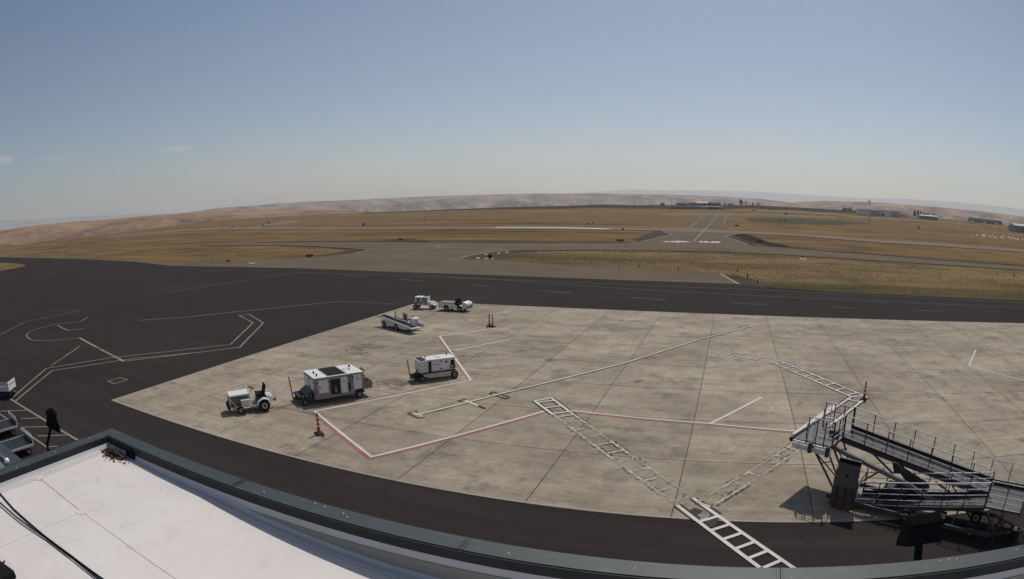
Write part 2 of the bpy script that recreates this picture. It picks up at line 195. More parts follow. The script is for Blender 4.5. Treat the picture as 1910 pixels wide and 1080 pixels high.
 'lines': [[[[-21.39,54.89],[-24.91,49.67],[-16.55,37.38],[-22.3,27.57],[-15.51,23.13],[-9.96,32.58]],0.17,'white'],[[[-21.35,44.87],[-18.52,50.29]],0.17,'white'],[[[-8.61,33.06],[-0.5,32.41],[4.34,31.65]],0.14,'white'],[[[4.21,31.18],[5.72,33.7],[7.36,36.38]],0.3,'white'],[[[-0.5,32.46],[2.61,37.72]],0.19,'white'],[[[25.77,52.84],[22.18,46.61],[26.19,41.57]],0.17,'white'],[[[-16.52,29.5],[-13.4,35.31],[-7.34,45.09],[-2.61,54.14],[3.2,62.7]],0.2,'yellow'],[[[-16.91,29.9],[-15.97,29.42]],0.14,'yellow'],[[[-15.02,33.05],[-13.89,32.34]],0.2,'yellow'],[[[-11.07,34.25],[-9.33,32.17]],0.17,'white'],[[[-10.3,35.14],[-8.67,33.04]],0.17,'white'],[[[-10.86,34.0],[-9.96,34.7]],0.17,'white'],[[[-10.14,33.13],[-9.27,33.81]],0.17,'white'],[[[-9.42,32.27],[-8.58,32.92]],0.17,'white'],[[[-11.07,34.25],[-10.3,35.14]],0.16,'white'],[[[-9.33,32.17],[-1.32,22.36]],0.17,'worn'],[[[-8.67,33.04],[-0.72,23.09]],0.17,'worn'],[[[-9.01,31.78],[-8.19,32.43]],0.17,'worn'],[[[-8.27,30.86],[-7.45,31.51]],0.17,'worn'],[[[-7.52,29.95],[-6.72,30.59]],0.17,'worn'],[[[-6.78,29.04],[-5.98,29.67]],0.17,'worn'],[[[-6.03,28.13],[-5.25,28.75]],0.17,'worn'],[[[-5.28,27.22],[-4.51,27.83]],0.17,'worn'],[[[-4.54,26.3],[-3.78,26.91]],0.17,'worn'],[[[-3.79,25.39],[-3.04,25.99]],0.17,'worn'],[[[-3.05,24.48],[-2.31,25.07]],0.17,'worn'],[[[-2.3,23.57],[-1.57,24.15]],0.17,'worn'],[[[-1.56,22.65],[-0.84,23.23]],0.17,'worn'],[[[-1.32,22.36],[3.63,15.82]],0.17,'white'],[[[-0.72,23.09],[5.11,15.49]],0.17,'white'],[[[-0.33,21.05],[0.41,21.62]],0.17,'white'],[[[0.17,20.4],[0.91,20.97]],0.17,'white'],[[[0.66,19.75],[1.41,20.32]],0.17,'white'],[[[1.16,19.09],[1.91,19.67]],0.17,'white'],[[[1.65,18.44],[2.4,19.02]],0.17,'white'],[[[2.15,17.78],[2.9,18.37]],0.17,'white'],[[[2.64,17.13],[3.4,17.72]],0.17,'white'],[[[3.13,16.48],[3.9,17.07]],0.17,'white'],[[[3.63,15.82],[4.4,16.42]],0.17,'white'],[[[-1.42,49.87],[3.93,46.72]],0.16,'worn2'],[[[-1.0,50.92],[4.4,47.72]],0.16,'worn2'],[[[-1.42,49.87],[-0.84,50.83]],0.16,'worn2'],[[[-0.65,49.42],[-0.08,50.38]],0.16,'worn2'],[[[0.11,48.97],[0.68,49.92]],0.16,'worn2'],[[[0.88,48.52],[1.44,49.47]],0.16,'worn2'],[[[1.64,48.07],[2.21,49.02]],0.16,'worn2'],[[[2.41,47.62],[2.97,48.56]],0.16,'worn2'],[[[3.17,47.17],[3.73,48.11]],0.16,'worn2'],[[[3.93,46.72],[4.49,47.66]],0.16,'worn2'],[[[3.93,46.72],[8.9,38.23]],0.17,'white'],[[[4.4,47.72],[9.86,38.61]],0.17,'white'],[[[4.08,46.46],[4.87,46.93]],0.17,'white'],[[[4.74,45.35],[5.53,45.82]],0.17,'white'],[[[5.39,44.23],[6.2,44.71]],0.17,'white'],[[[6.04,43.11],[6.86,43.61]],0.17,'white'],[[[6.7,42.0],[7.53,42.5]],0.17,'white'],[[[7.35,40.88],[8.19,41.39]],0.17,'white'],[[[8.0,39.77],[8.86,40.28]],0.17,'white'],[[[8.66,38.65],[9.52,39.17]],0.17,'white'],[[[8.9,38.23],[10.01,38.55]],0.17,'white'],[[[8.9,38.23],[5.09,32.5]],0.17,'white'],[[[10.11,38.25],[6.0,31.92]],0.17,'white'],[[[8.52,37.65],[9.37,37.1]],0.17,'white'],[[[7.76,36.51],[8.62,35.95]],0.17,'white'],[[[7.0,35.36],[7.87,34.8]],0.17,'white'],[[[6.23,34.22],[7.12,33.64]],0.17,'white'],[[[5.47,33.07],[6.37,32.49]],0.17,'white'],[[[4.41,30.31],[-0.54,22.76]],0.16,'worn'],[[[4.35,28.96],[0.19,22.59]],0.16,'worn'],[[[4.41,30.31],[4.99,29.93]],0.16,'worn'],[[[3.7,29.23],[4.29,28.85]],0.16,'worn'],[[[3.0,28.15],[3.58,27.77]],0.16,'worn'],[[[2.29,27.07],[2.87,26.69]],0.16,'worn'],[[[1.58,26.0],[2.17,25.61]],0.16,'worn'],[[[0.88,24.92],[1.46,24.53]],0.16,'worn'],[[[0.17,23.84],[0.75,23.45]],0.16,'worn'],[[[-0.54,22.76],[0.05,22.38]],0.16,'worn'],[[[-44.49,15.42],[-50.85,22.3],[-48.33,28.9],[-41.31,39.16],[-47.14,48.59],[-52.44,51.65],[-51.64,52.67],[-45.87,48.94],[-39.55,38.65],[-41.39,35.76]],0.16,'dim'],[[[-43.24,15.19],[-49.42,22.26],[-46.27,29.09],[-45.37,30.61],[-41.39,35.76]],0.16,'dim'],[[[-61.08,32.25],[-45.75,28.94]],0.3,'dimy'],[[[-45.75,28.94],[-41.39,35.76]],0.16,'dim'],[[[-75.59,25.74],[-81.79,32.95],[-81.24,43.7]],0.14,'dim'],[[[-74.26,41.31],[-71.47,38.34],[-72.8,37.03],[-74.07,35.25],[-73.73,32.67],[-73.15,30.68],[-72.17,29.4],[-70.59,28.34],[-68.66,27.78],[-66.34,27.54],[-64.4,28.27],[-62.67,29.94],[-61.08,32.25]],0.16,'dim'],[[[-72.86,34.84],[-69.73,34.19],[-67.19,33.77],[-66.04,35.74]],0.2,'dim'],[[[-63.12,43.33],[-58.6,47.75],[-54.77,53.41],[-46.59,64.98]],0.2,'dim'],[[[-56.85,30.03],[-55.33,28.26],[-51.33,23.08]],0.14,'dimy'],[[[-41.19,24.03],[-41.17,25.33],[-39.95,25.38],[-39.93,23.97],[-41.19,24.03]],0.12,'dim'],[[[-82.44,63.21],[-79.74,78.29],[-77.74,94.03]],0.14,'dim'],[[[-77.74,94.03],[-59.07,93.24],[-44.97,92.25],[-29.29,91.67],[-12.58,90.43],[-4.63,90.09],[5.8,89.89],[20.11,88.91],[52.32,87.0]],0.14,'dim'],[[[-65.63,99.8],[-45.84,94.04],[-28.58,89.43],[-11.89,85.5],[7.69,83.28],[31.96,82.03],[49.21,81.68]],0.12,'dim'],[[[-46.59,64.98],[-38.46,65.35]],0.1,'dim'],[[[-12.48,78.02],[-7.69,76.9]],0.15,'dim'],[[[0.53,76.23],[5.13,76.11]],0.15,'dim'],[[[13.25,75.99],[17.73,75.8]],0.15,'dim'],[[[25.77,75.74],[30.46,75.64]],0.15,'dim'],[[[-25.46,81.32],[-20.66,79.88]],0.15,'dim'],[[[-37.19,84.88],[-33.5,83.49]],0.15,'dim'],[[[-51.38,88.44],[-46.31,86.91]],0.15,'dim'],[[[-63.95,91.38],[-59.05,90.05]],0.15,'dim'],[[[-105.43,92.88],[-100.09,93.56]],0.15,'dim'],[[[-91.56,95.44],[-86.47,95.13]],0.15,'dim'],[[[-130.49,100.66],[-128.54,106.14]],0.15,'dim'],[[[-44.22,15.08],[-37.13,15.11],[-31.26,15.0]],0.2,'dim'],[[[-41.86,12.98],[-40.12,14.97]],0.13,'dim'],[[[-38.64,13.77],[-37.55,14.96]],0.13,'dim'],[[[-36.71,13.15],[-35.04,14.88]],0.13,'dim'],[[[-34.25,13.19],[-32.66,14.91]],0.13,'dim'],[[[-31.92,12.82],[-31.41,13.44]],0.13,'dim'],[[[-41.21,12.72],[-39.4,12.79]],0.13,'dim'],[[[-36.69,12.79],[-31.52,12.79]],0.13,'dim'],[[[-17.65,1000.15],[-12.98,351.63],[-12.22,211.41]],0.5,'yellow2'],[[[-12.22,211.41],[-13.42,196.61],[-16.02,186.99],[-20.51,180.65],[-26.27,176.91]],0.25,'yellow2'],[[[-12.22,211.41],[-8.25,196.26],[-3.23,185.24],[4.0,179.2],[12.59,175.81],[31.15,169.52],[54.01,164.79],[97.13,163.25]],0.25,'yellow2'],[[[-26.27,176.91],[-54.83,171.87],[-74.1,166.51],[-77.51,159.4]],0.25,'yellow2'],[[[-22.5,349.26],[-31.79,734.52]],0.45,'yellow2'],[[[-3.84,445.43],[-5.37,926.11]],0.45,'yellow2'],[[[-4.05,380.04],[4.53,322.69]],0.45,'yellow2'],[[[-32.2,297.08],[-24.14,258.04],[-26.46,224.37],[-28.48,203.78]],0.45,'yellow2'],[[[4.83,288.62],[-1.57,253.92],[6.44,198.5]],0.45,'yellow2'],[[[-58.38,127.56],[-59.44,134.09],[-59.41,139.76],[-58.53,148.76],[-55.79,153.09]],0.45,'yellow2'],[[[-125.66,165.37],[-109.9,158.43],[-96.99,150.62],[-94.0,137.97]],0.45,'yellow2'],[[[-1.55,110.21],[1.67,96.02]],0.45,'yellow2'],[[[-75.28,127.37],[-77.41,146.3],[-79.93,159.19],[-81.8,164.66],[-84.94,169.19],[-87.56,171.51]],0.25,'yellow2'],[[[-81.1,128.27],[-79.1,128.01]],0.3,'dim'],[[[-76.85,128.01],[-74.94,127.78]],0.3,'dim'],[[[-72.77,127.8],[-70.93,127.59]],0.3,'dim'],[[[-68.84,127.64],[-67.06,127.44]],0.3,'dim'],[[[-65.03,127.52],[-63.32,127.34]],0.3,'dim'],[[[-61.35,127.43],[-59.69,127.27]],0.3,'dim'],[[[-12.31,411.38],[-5.82,410.64]],0.5,'white'],[[[-122.86,315.08],[-88.69,314.61],[-59.96,304.68]],9,'white'],[[[-28.48,203.78],[-21.92,205.65]],0.3,'dim'],[[[-2.2,209.29],[6.02,211.87]],0.3,'dim'],[[[-28.45,66.65],[-17.87,65.41],[-12.46,64.74],[-3.18,64.16],[7.19,63.25],[21.14,62.75],[37.47,61.43]],0.16,'worn'],[[[-20.22,56.45],[-12.74,56.07],[-2.67,55.16],[7.43,55.2]],0.14,'worn']],
 'signs': [[[-100.67,126.96,0.0],1.91,0.55,'black'],[[-116.88,112.25,0.0],1.23,0.55,'yellow'],[[-113.0,196.03,0.0],1.53,0.57,'black'],[[-51.97,129.44,0.0],0.82,0.65,'black'],[[-35.45,199.79,0.0],2.22,0.55,'black'],[[4.94,402.96,0.0],2.72,0.75,'black'],[[10.83,217.52,0.0],1.65,0.55,'black'],[[-548.69,605.87,0.0],3.45,1.38,'black'],[[-467.75,456.85,0.0],2.21,1.1,'black'],[[-426.93,462.95,0.0],2.12,1.06,'black'],[[-245.02,372.79,0.0],1.69,1.51,'black'],[[-87.3,378.8,0.0],0.98,0.66,'black'],[[-86.97,391.0,0.0],1.01,0.68,'black'],[[-50.89,294.12,0.0],0.76,0.76,'black']],
 'lights': [[-103.08,122.26,0.0],[-118.6,107.37,0.0],[-106.55,110.8,0.0],[-20.71,115.09,0.0],[-17.2,116.65,0.0],[-9.37,113.46,0.0],[1.73,114.63,0.0],[3.32,105.83,0.0],[4.77,97.94,0.0],[19.01,151.96,0.0],[22.62,334.55,0.0],[22.0,276.99,0.0],[-50.9,342.85,0.0],[-121.6,974.13,0.0],[-303.75,1118.18,2.22],[-95.53,181.77,0.0],[-85.76,186.38,0.0],[-70.75,184.95,0.0],[-17.97,160.76,0.0],[-0.25,163.27,0.0],[114.78,351.51,0.0],[118.56,289.79,0.0],[158.8,323.69,0.0],[75.17,131.94,0.0],[284.42,1127.2,3.94],[339.02,1128.86,4.35],[241.93,1161.81,5.27]],
 'pads': [[-105.95,110.18,0.0],[18.91,151.12,0.0]],
 'whitemarks': [[[-57.59,139.73],[-56.82,140.2],[-56.19,138.65],[-56.96,138.18]],[[-55.75,143.82],[-55.22,144.27],[-54.54,142.48],[-55.06,142.04]],[[-54.41,145.84],[-53.88,146.3],[-53.27,144.63],[-53.8,144.18]],[[-55.34,129.53],[-54.73,130.23],[-54.05,128.62],[-54.66,127.94]],[[-52.78,128.01],[-51.95,128.45],[-51.53,127.4],[-52.35,126.97]],[[-51.26,128.3],[-50.78,128.68],[-50.36,127.63],[-50.84,127.26]]],
 'windsock': [[[-267.33,508.46,0.0],3.39],[[58.61,630.59,0.0],8.55]],
 'beacon': [[233.13,954.69,0.0],33.98],
 'masts': [[[219.86,643.28,0.0],9.17],[[535.94,1012.99,2.62],6.77],[[76.39,134.11,0.0],1.3]],
 'barr': [[[263.81,572.94,0.0],1.6,0],[[266.1,565.35,0.0],2.11,1],[[284.76,588.82,0.0],2.76,0],[[311.88,634.59,0.0],2.98,1],[[262.27,537.91,0.0],3.03,0],[[279.65,556.93,0.0],3.15,1],[[322.86,631.23,0.0],3.59,0],[[274.07,531.55,0.0],3.03,1],[[287.38,541.55,0.0],3.62,0],[[336.21,625.46,0.0],3.59,1],[[332.07,603.53,0.0],2.9,0],[[329.9,588.9,0.0],2.85,1],[[294.54,528.42,0.0],3.06,0],[[309.0,544.54,0.0],2.64,1],[[312.94,544.5,0.0],2.12,0],[[326.08,554.59,0.0],2.71,1]],
 'bld': [[[276.53,1239.51,9.73],[328.18,1235.25,9.55],11.28,30,'white_hangar'],[[330.87,1240.53,9.83],[378.01,1245.37,10.12],11.44,30,'white_hangar2'],[[423.48,1231.29,9.72],[467.84,1226.46,10.04],8.82,25,'grey_gable'],[[572.29,1260.74,12.44],[663.95,1245.37,12.69],9.4,18,'long_low'],[[567.49,1000.5,2.54],[631.11,1001.07,3.11],14.74,30,'edge_hangar'],[[-123.56,1241.27,6.48],[-90.68,1234.56,6.74],4.72,20,'open_shed'],[[-89.31,1230.45,6.57],[-62.36,1227.31,6.88],7.27,20,'grey_low'],[[-61.31,1227.66,6.91],[-42.11,1230.29,7.18],6.22,20,'tan_low'],[[-41.58,1230.47,7.19],[-22.79,1233.23,7.49],6.24,20,'doors_low'],[[-22.28,1235.29,7.6],[-10.92,1237.42,7.82],6.26,20,'tan_low2']],
 'polepx': [[-299.45,1326.39,9.87],[-206.63,1345.93,10.01],[-124.03,1327.56,10.12],[-53.48,1298.19,10.55],[-22.79,1296.45,10.82],[12.56,1297.33,11.32],[49.45,1299.75,11.98],[70.79,1307.71,12.73],[88.78,1313.03,12.84]],
 'poleh': [14.63,16.89,18.01,18.01,10.13,13.51,9.01,13.51,10.13],
 'trees': [[[27.83,1499.74,18.24],15.18,5.06],[[31.81,1499.66,18.32],12.65,5.06],[[41.78,1499.42,18.5],11.39,3.16],[[56.34,1445.55,18.18],8.54,3.66],[[65.78,1454.71,18.54],7.37,1.84],[[71.32,1461.59,18.76],8.64,3.7],[[-10.32,1470.71,17.38],6.2,3.72]],
 'trees2': [(38.331,0.01077),(38.674,0.0124),(38.958,0.01065),(39.301,0.00938),(39.53,0.00965),(39.76,0.00908),(40.394,0.009)],
 'rim_items': [(13.548,0.00457),(13.942,0.00595),(15.029,0.00631),(16.168,0.00545),(16.915,0.00702),(17.913,0.0083),(19.165,0.00677),(19.769,0.00623),(20.324,0.00737),(30.878,0.00991),(31.901,0.00833),(-19.598,-0.0042),(-18.491,-0.00391),(-17.491,-0.00518),(3.084,0.00396),(3.712,0.00391)],
 'cars': [[-0.04,1226.66,7.34],[7.53,1227.66,7.46],[24.87,1227.05,7.6],[48.52,1218.92,7.4],[52.94,1220.65,7.55]],
 'redblocks': [[[-21.61,206.12],[-14.25,212.75],[-13.84,204.04],[-21.12,198.12]],[[-11.03,213.41],[-2.71,213.28],[-2.6,204.95],[-10.94,204.87]]],
}

# ------------------------------------------------------------------ materials
def new_mat(name):
    m = bpy.data.materials.new(name)
    m.use_nodes = True
    nt = m.node_tree
    return m, nt, nt.nodes['Principled BSDF']


def _noise(nt, vec, scale, detail=4, rough=0.6, stretch=None):
    n = nt.nodes.new('ShaderNodeTexNoise')
    n.inputs['Scale'].default_value = scale
    n.inputs['Detail'].default_value = detail
    n.inputs['Roughness'].default_value = rough
    if stretch:
        mp = nt.nodes.new('ShaderNodeMapping')
        mp.inputs['Scale'].default_value = stretch[:3]
        if len(stretch) > 3:
            mp.inputs['Rotation'].default_value = (0, 0, stretch[3])
        nt.links.new(vec, mp.inputs[0])
        vec = mp.outputs[0]
    nt.links.new(vec, n.inputs['Vector'])
    return n.outputs['Fac']


def _ramp(nt, fac, stops):
    r = nt.nodes.new('ShaderNodeValToRGB')
    e = r.color_ramp.elements
    while len(e) < len(stops):
        e.new(0.5)
    for k, (p, c) in enumerate(stops):
        e[k].position = p
        e[k].color = (c[0], c[1], c[2], 1) if hasattr(c, '__len__') else (c, c, c, 1)
    nt.links.new(fac, r.inputs[0])
    return r.outputs[0]


def _mix(nt, a, b, fac=None, mode='MIX', f=1.0):
    x = nt.nodes.new('ShaderNodeMixRGB')
    x.blend_type = mode
    x.inputs['Fac'].default_value = f
    if fac is not None:
        nt.links.new(fac, x.inputs['Fac'])
    for v, i in ((a, 'Color1'), (b, 'Color2')):
        if hasattr(v, 'is_linked'):
            nt.links.new(v, x.inputs[i])
        else:
            x.inputs[i].default_value = (v[0], v[1], v[2], 1)
    return x.outputs[0]


def _pos(nt):
    g = nt.nodes.new('ShaderNodeNewGeometry')
    return g.outputs['Position']


def _obj(nt):
    g = nt.nodes.new('ShaderNodeTexCoord')
    return g.outputs['Object']


def _bump(nt, bsdf, h, strength, dist=0.02):
    b = nt.nodes.new('ShaderNodeBump')
    b.inputs['Strength'].default_value = strength
    b.inputs['Distance'].default_value = dist
    nt.links.new(h, b.inputs['Height'])
    nt.links.new(b.outputs[0], bsdf.inputs['Normal'])


def simple(name, col, rough=0.6, metal=0.0, var=0.12, scale=3.0, grime=None, grime_amt=0.5, spec=0.35):
    """painted or plain surface: base colour with soft blotches, optional dirt"""
    m, nt, b = new_mat(name)
    v = _obj(nt)
    n1 = _noise(nt, v, scale, 5)
    c = _ramp(nt, n1, [(0.3, [x * (1 - var) for x in col]), (0.7, [min(1, x * (1 + var)) for x in col])])
    if grime:
        n2 = _noise(nt, v, scale * 2.3, 8, 0.7)
        fac = _ramp(nt, n2, [(0.5, 0.0), (0.72, grime_amt)])
        c = _mix(nt, c, grime, fac)
    nt.links.new(c, b.inputs['Base Color'])
    r = _ramp(nt, _noise(nt, v, scale * 4, 3), [(0.3, max(0.05, rough - 0.1)), (0.7, min(1, rough + 0.1))])
    nt.links.new(r, b.inputs['Roughness'])
    b.inputs['Metallic'].default_value = metal
    b.inputs['Specular IOR Level'].default_value = 0.06 if scale <= 0.1 else spec
    return m


def mat_concrete():
    m, nt, b = new_mat('ramp_concrete')
    v = _pos(nt)
    broad = _noise(nt, v, 0.16, 5, 0.6)
    c = _ramp(nt, broad, [(0.28, (0.240, 0.198, 0.142)), (0.52, (0.345, 0.290, 0.214)), (0.75, (0.425, 0.362, 0.272))])
    mott = _noise(nt, v, 0.75, 7, 0.72)
    c = _mix(nt, c, _ramp(nt, mott, [(0.30, 0.74), (0.5, 1.0), (0.70, 1.2)]), None, 'MULTIPLY')
    streak = _noise(nt, v, 1.0, 7, 0.7, (0.12, 1.9, 1, 0.06))
    c = _mix(nt, c, _ramp(nt, streak, [(0.25, 0.80), (0.5, 0.98), (0.75, 1.09)]), None, 'MULTIPLY')
    broom = _noise(nt, v, 1.0, 6, 0.75, (2.2, 9.0, 1, 0.5))
    c = _mix(nt, c, _ramp(nt, broom, [(0.3, 0.78), (0.5, 1.0), (0.8, 1.1)]), None, 'MULTIPLY')
    stain = _noise(nt, v, 0.33, 8, 0.75)
    c = _mix(nt, c, (0.125, 0.100, 0.078), _ramp(nt, stain, [(0.53, 0.0), (0.66, 0.66)]))
    rust = _noise(nt, v, 0.21, 6, 0.6, (1, 1, 1, 1.0))
    c = _mix(nt, c, (0.30, 0.21, 0.135), _ramp(nt, rust, [(0.58, 0.0), (0.72, 0.5)]))
    rubber = _noise(nt, v, 1.0, 5, 0.6, (0.05, 0.9, 1, -0.12))
    c = _mix(nt, c, (0.12, 0.100, 0.082), _ramp(nt, rubber, [(0.57, 0.0), (0.75, 0.5)]))
    pits = _noise(nt, v, 1.0, 5, 0.7, (1.3, 5.5, 1, 0.95))
    c = _mix(nt, c, _ramp(nt, pits, [(0.30, 0.62), (0.41, 1.0), (0.72, 1.05)]), None, 'MULTIPLY')
    speck = _noise(nt, v, 14.0, 4, 0.8)
    c = _mix(nt, c, _ramp(nt, speck, [(0.25, 0.72), (0.45, 1.0), (0.75, 1.12)]), None, 'MULTIPLY')
    oi = nt.nodes.new('ShaderNodeObjectInfo')
    c = _mix(nt, c, _ramp(nt, oi.outputs['Random'], [(0.0, 0.87), (1.0, 1.08)]), None, 'MULTIPLY')
    nt.links.new(c, b.inputs['Base Color'])
    b.inputs['Roughness'].default_value = 0.88
    b.inputs['Specular IOR Level'].default_value = 0.25
    _bump(nt, b, broom, 0.35, 0.015)
    return m


def mat_asphalt(name, c0, c1, speck_amt=0.25, streaks=0.15):
    m, nt, b = new_mat(name)
    v = _pos(nt)
    broad = _noise(nt, v, 0.05, 6, 0.65)
    c = _ramp(nt, broad, [(0.3, c0), (0.7, c1)])
    st = _noise(nt, v, 1.0, 6, 0.7, (0.03, 0.8, 1, 0.03))
    c = _mix(nt, c, _ramp(nt, st, [(0.3, 1 - streaks), (0.7, 1 + streaks)]), None, 'MULTIPLY')
    sp = _noise(nt, v, 26.0, 3, 0.8)
    c = _mix(nt, c, _ramp(nt, sp, [(0.3, 1 - speck_amt), (0.55, 1.0), (0.8, 1 + 2 * speck_amt)]), None, 'MULTIPLY')
    # wandering cracks
    vo = nt.nodes.new('ShaderNodeTexVoronoi')
    vo.feature = 'DISTANCE_TO_EDGE'
    vo.inputs['Scale'].default_value = 0.13
    wob = _noise(nt, v, 0.6, 5, 0.7)
    wv = nt.nodes.new('ShaderNodeVectorMath')
    wv.operation = 'MULTIPLY_ADD'
    wv.inputs[1].default_value = (3.0, 3.0, 0)
    cc = nt.nodes.new('ShaderNodeCombineXYZ')
    nt.links.new(wob, cc.inputs[0])
    nt.links.new(wob, cc.inputs[1])
    nt.links.new(cc.outputs[0], wv.inputs[0])
    nt.links.new(v, wv.inputs[2])
    nt.links.new(wv.outputs[0], vo.inputs['Vector'])
    gate = _ramp(nt, _noise(nt, v, 0.09, 2), [(0.5, 0.0), (0.6, 0.6)])
    cr = _ramp(nt, vo.outputs['Distance'], [(0.0, 1.0), (0.004, 0.0)])
    g2 = _mix(nt, (0, 0, 0), cr, gate)
    c = _mix(nt, c, [x * 0.45 for x in c0], g2)
    nt.links.new(c, b.inputs['Base Color'])
    b.inputs['Roughness'].default_value = 0.95
    b.inputs['Specular IOR Level'].default_value = 0.04
    _bump(nt, b, sp, 0.3, 0.01)
    return m


def mat_grass(name, tan, dark, green, streak_rot=0.0, edge_green=None):
    m, nt, b = new_mat(name)
    v = _pos(nt)
    n1 = _noise(nt, v, 0.035, 8, 0.7)
    c = _ramp(nt, n1, [(0.30, dark), (0.50, tan), (0.72, [x * 1.18 for x in tan])])
    n2 = _noise(nt, v, 1.0, 7, 0.75, (0.012, 0.05, 1, streak_rot))
    c = _mix(nt, c, green, _ramp(nt, n2, [(0.50, 0.0), (0.66, 0.8)]))
    n3 = _noise(nt, v, 0.45, 8, 0.8)
    c = _mix(nt, c, _ramp(nt, n3, [(0.28, 0.55), (0.48, 0.95), (0.75, 1.2)]), None, 'MULTIPLY')
    n4 = _noise(nt, v, 3.2, 5, 0.8)
    c = _mix(nt, c, _ramp(nt, n4, [(0.3, 0.62), (0.5, 1.0), (0.78, 1.25)]), None, 'MULTIPLY')
    n5 = _noise(nt, v, 1.0, 6, 0.7, (0.006, 0.09, 1, streak_rot + 0.02))
    c = _mix(nt, c, _ramp(nt, n5, [(0.3, 0.66), (0.7, 1.2)]), None, 'MULTIPLY')
    if edge_green:
        sp = nt.nodes.new('ShaderNodeSeparateXYZ')
        nt.links.new(v, sp.inputs[0])
        mr = nt.nodes.new('ShaderNodeMapRange')
        mr.inputs['From Min'].default_value = edge_green[1]
        mr.inputs['From Max'].default_value = edge_green[0]
        nt.links.new(sp.outputs[1], mr.inputs[0])
        gm = _mix(nt, (0, 0, 0), _ramp(nt, n3, [(0.3, 0.2), (0.6, 1.0)]), mr.outputs[0])
        c = _mix(nt, c, (0.055, 0.056, 0.020), gm)
    n6 = _noise(nt, v, 1.0, 6, 0.7, (0.004, 0.022, 1, streak_rot - 0.03))
    c = _mix(nt, c, _ramp(nt, n6, [(0.34, 0.62), (0.52, 1.0), (0.68, 1.3)]), None, 'MULTIPLY')
    nt.links.new(c, b.inputs['Base Color'])
    b.inputs['Roughness'].default_value = 0.95
    b.inputs['Specular IOR Level'].default_value = 0.05
    _bump(nt, b, n4, 0.25, 0.05)
    return m


def mat_hill(name, pale, mid, dark, sc):
    m, nt, b = new_mat(name)
    v = _pos(nt)
    n1 = _noise(nt, v, sc, 9, 0.68)
    c = _ramp(nt, n1, [(0.36, dark), (0.48, mid), (0.62, pale)])
    n2 = _noise(nt, v, sc * 6, 6, 0.75, (1, 1, 2.5))
    c = _mix(nt, c, _ramp(nt, n2, [(0.3, 0.7), (0.55, 1.0), (0.8, 1.12)]), None, 'MULTIPLY')
    g = nt.nodes.new('ShaderNodeNewGeometry')
    nt.links.new(c, b.inputs['Base Color'])
    b.inputs['Roughness'].default_value = 1.0
    b.inputs['Specular IOR Level'].default_value = 0.0
    return m


def mat_paint(name, col, worn=0.2, scale=6.0, ghost=0.0, stretch=None):
    """road paint that has flaked: holes show whatever lies below"""
    m, nt, b = new_mat(name)
    v = _pos(nt)
    n = _noise(nt, v, scale, 6, 0.75, stretch)
    n2 = _noise(nt, v, 0.35, 3, 0.6)
    c = _ramp(nt, n2, [(0.3, [x * 0.82 for x in col]), (0.7, col)])
    nt.links.new(c, b.inputs['Base Color'])
    b.inputs['Roughness'].default_value = 0.9
    b.inputs['Specular IOR Level'].default_value = 0.05
    add = nt.nodes.new('ShaderNodeMath')
    add.operation = 'MULTIPLY_ADD'
    nt.links.new(n2, add.inputs[0])
    add.inputs[1].default_value = 0.55
    nt.links.new(n, add.inputs[2])
    a = _ramp(nt, add.outputs[0], [(0.36 + worn * 0.62, ghost), (0.44 + worn * 0.66, 1.0)])
    nt.links.new(a, b.inputs['Alpha'])
    return m


def mat_membrane():
    m, nt, b = new_mat('white_roof_membrane')
    v = _pos(nt)
    n = _noise(nt, v, 0.7, 6, 0.6)
    c = _ramp(nt, n, [(0.3, (0.68, 0.625, 0.585)), (0.7, (0.77, 0.715, 0.67))])
    n2 = _noise(nt, v, 2.6, 8, 0.75)
    c = _mix(nt, c, (0.50, 0.455, 0.42), _ramp(nt, n2, [(0.52, 0.0), (0.72, 0.5)]))
    dots = nt.nodes.new('ShaderNodeTexVoronoi')
    dots.inputs['Scale'].default_value = 2.8
    nt.links.new(v, dots.inputs['Vector'])
    c = _mix(nt, c, (0.86, 0.83, 0.80), _ramp(nt, dots.outputs['Distance'], [(0.04, 0.28), (0.16, 0.0)]))
    nt.links.new(c, b.inputs['Base Color'])
    b.inputs['Roughness'].default_value = 0.55
    _bump(nt, b, _noise(nt, v, 5.0, 5, 0.6), 0.15, 0.02)
    return m


def mat_cap():
    m, nt, b = new_mat('green_grey_coping')
    v = _pos(nt)
    n = _noise(nt, v, 1.2, 5, 0.6)
    c = _ramp(nt, n, [(0.3, (0.030, 0.041, 0.040)), (0.7, (0.043, 0.055, 0.053))])
    n2 = _noise(nt, v, 3.0, 9, 0.8, (0.7, 2.0, 1))
    c = _mix(nt, c, (0.17, 0.17, 0.155), _ramp(nt, n2, [(0.56, 0.0), (0.74, 0.7)]))
    n3 = _noise(nt, v, 40, 3, 0.8)
    c = _mix(nt, c, (0.2, 0.2, 0.19), _ramp(nt, n3, [(0.66, 0.0), (0.76, 0.5)]))
    nt.links.new(c, b.inputs['Base Color'])
    b.inputs['Roughness'].default_value = 0.5
    b.inputs['Metallic'].default_value = 0.0
    return m


def mat_pane():
    m, nt, b = new_mat('clear_screen')
    b.inputs['Base Color'].default_value = (0.30, 0.30, 0.31, 1)
    b.inputs['Alpha'].default_value = 0.35
    b.inputs['Roughness'].default_value = 0.2
    return m


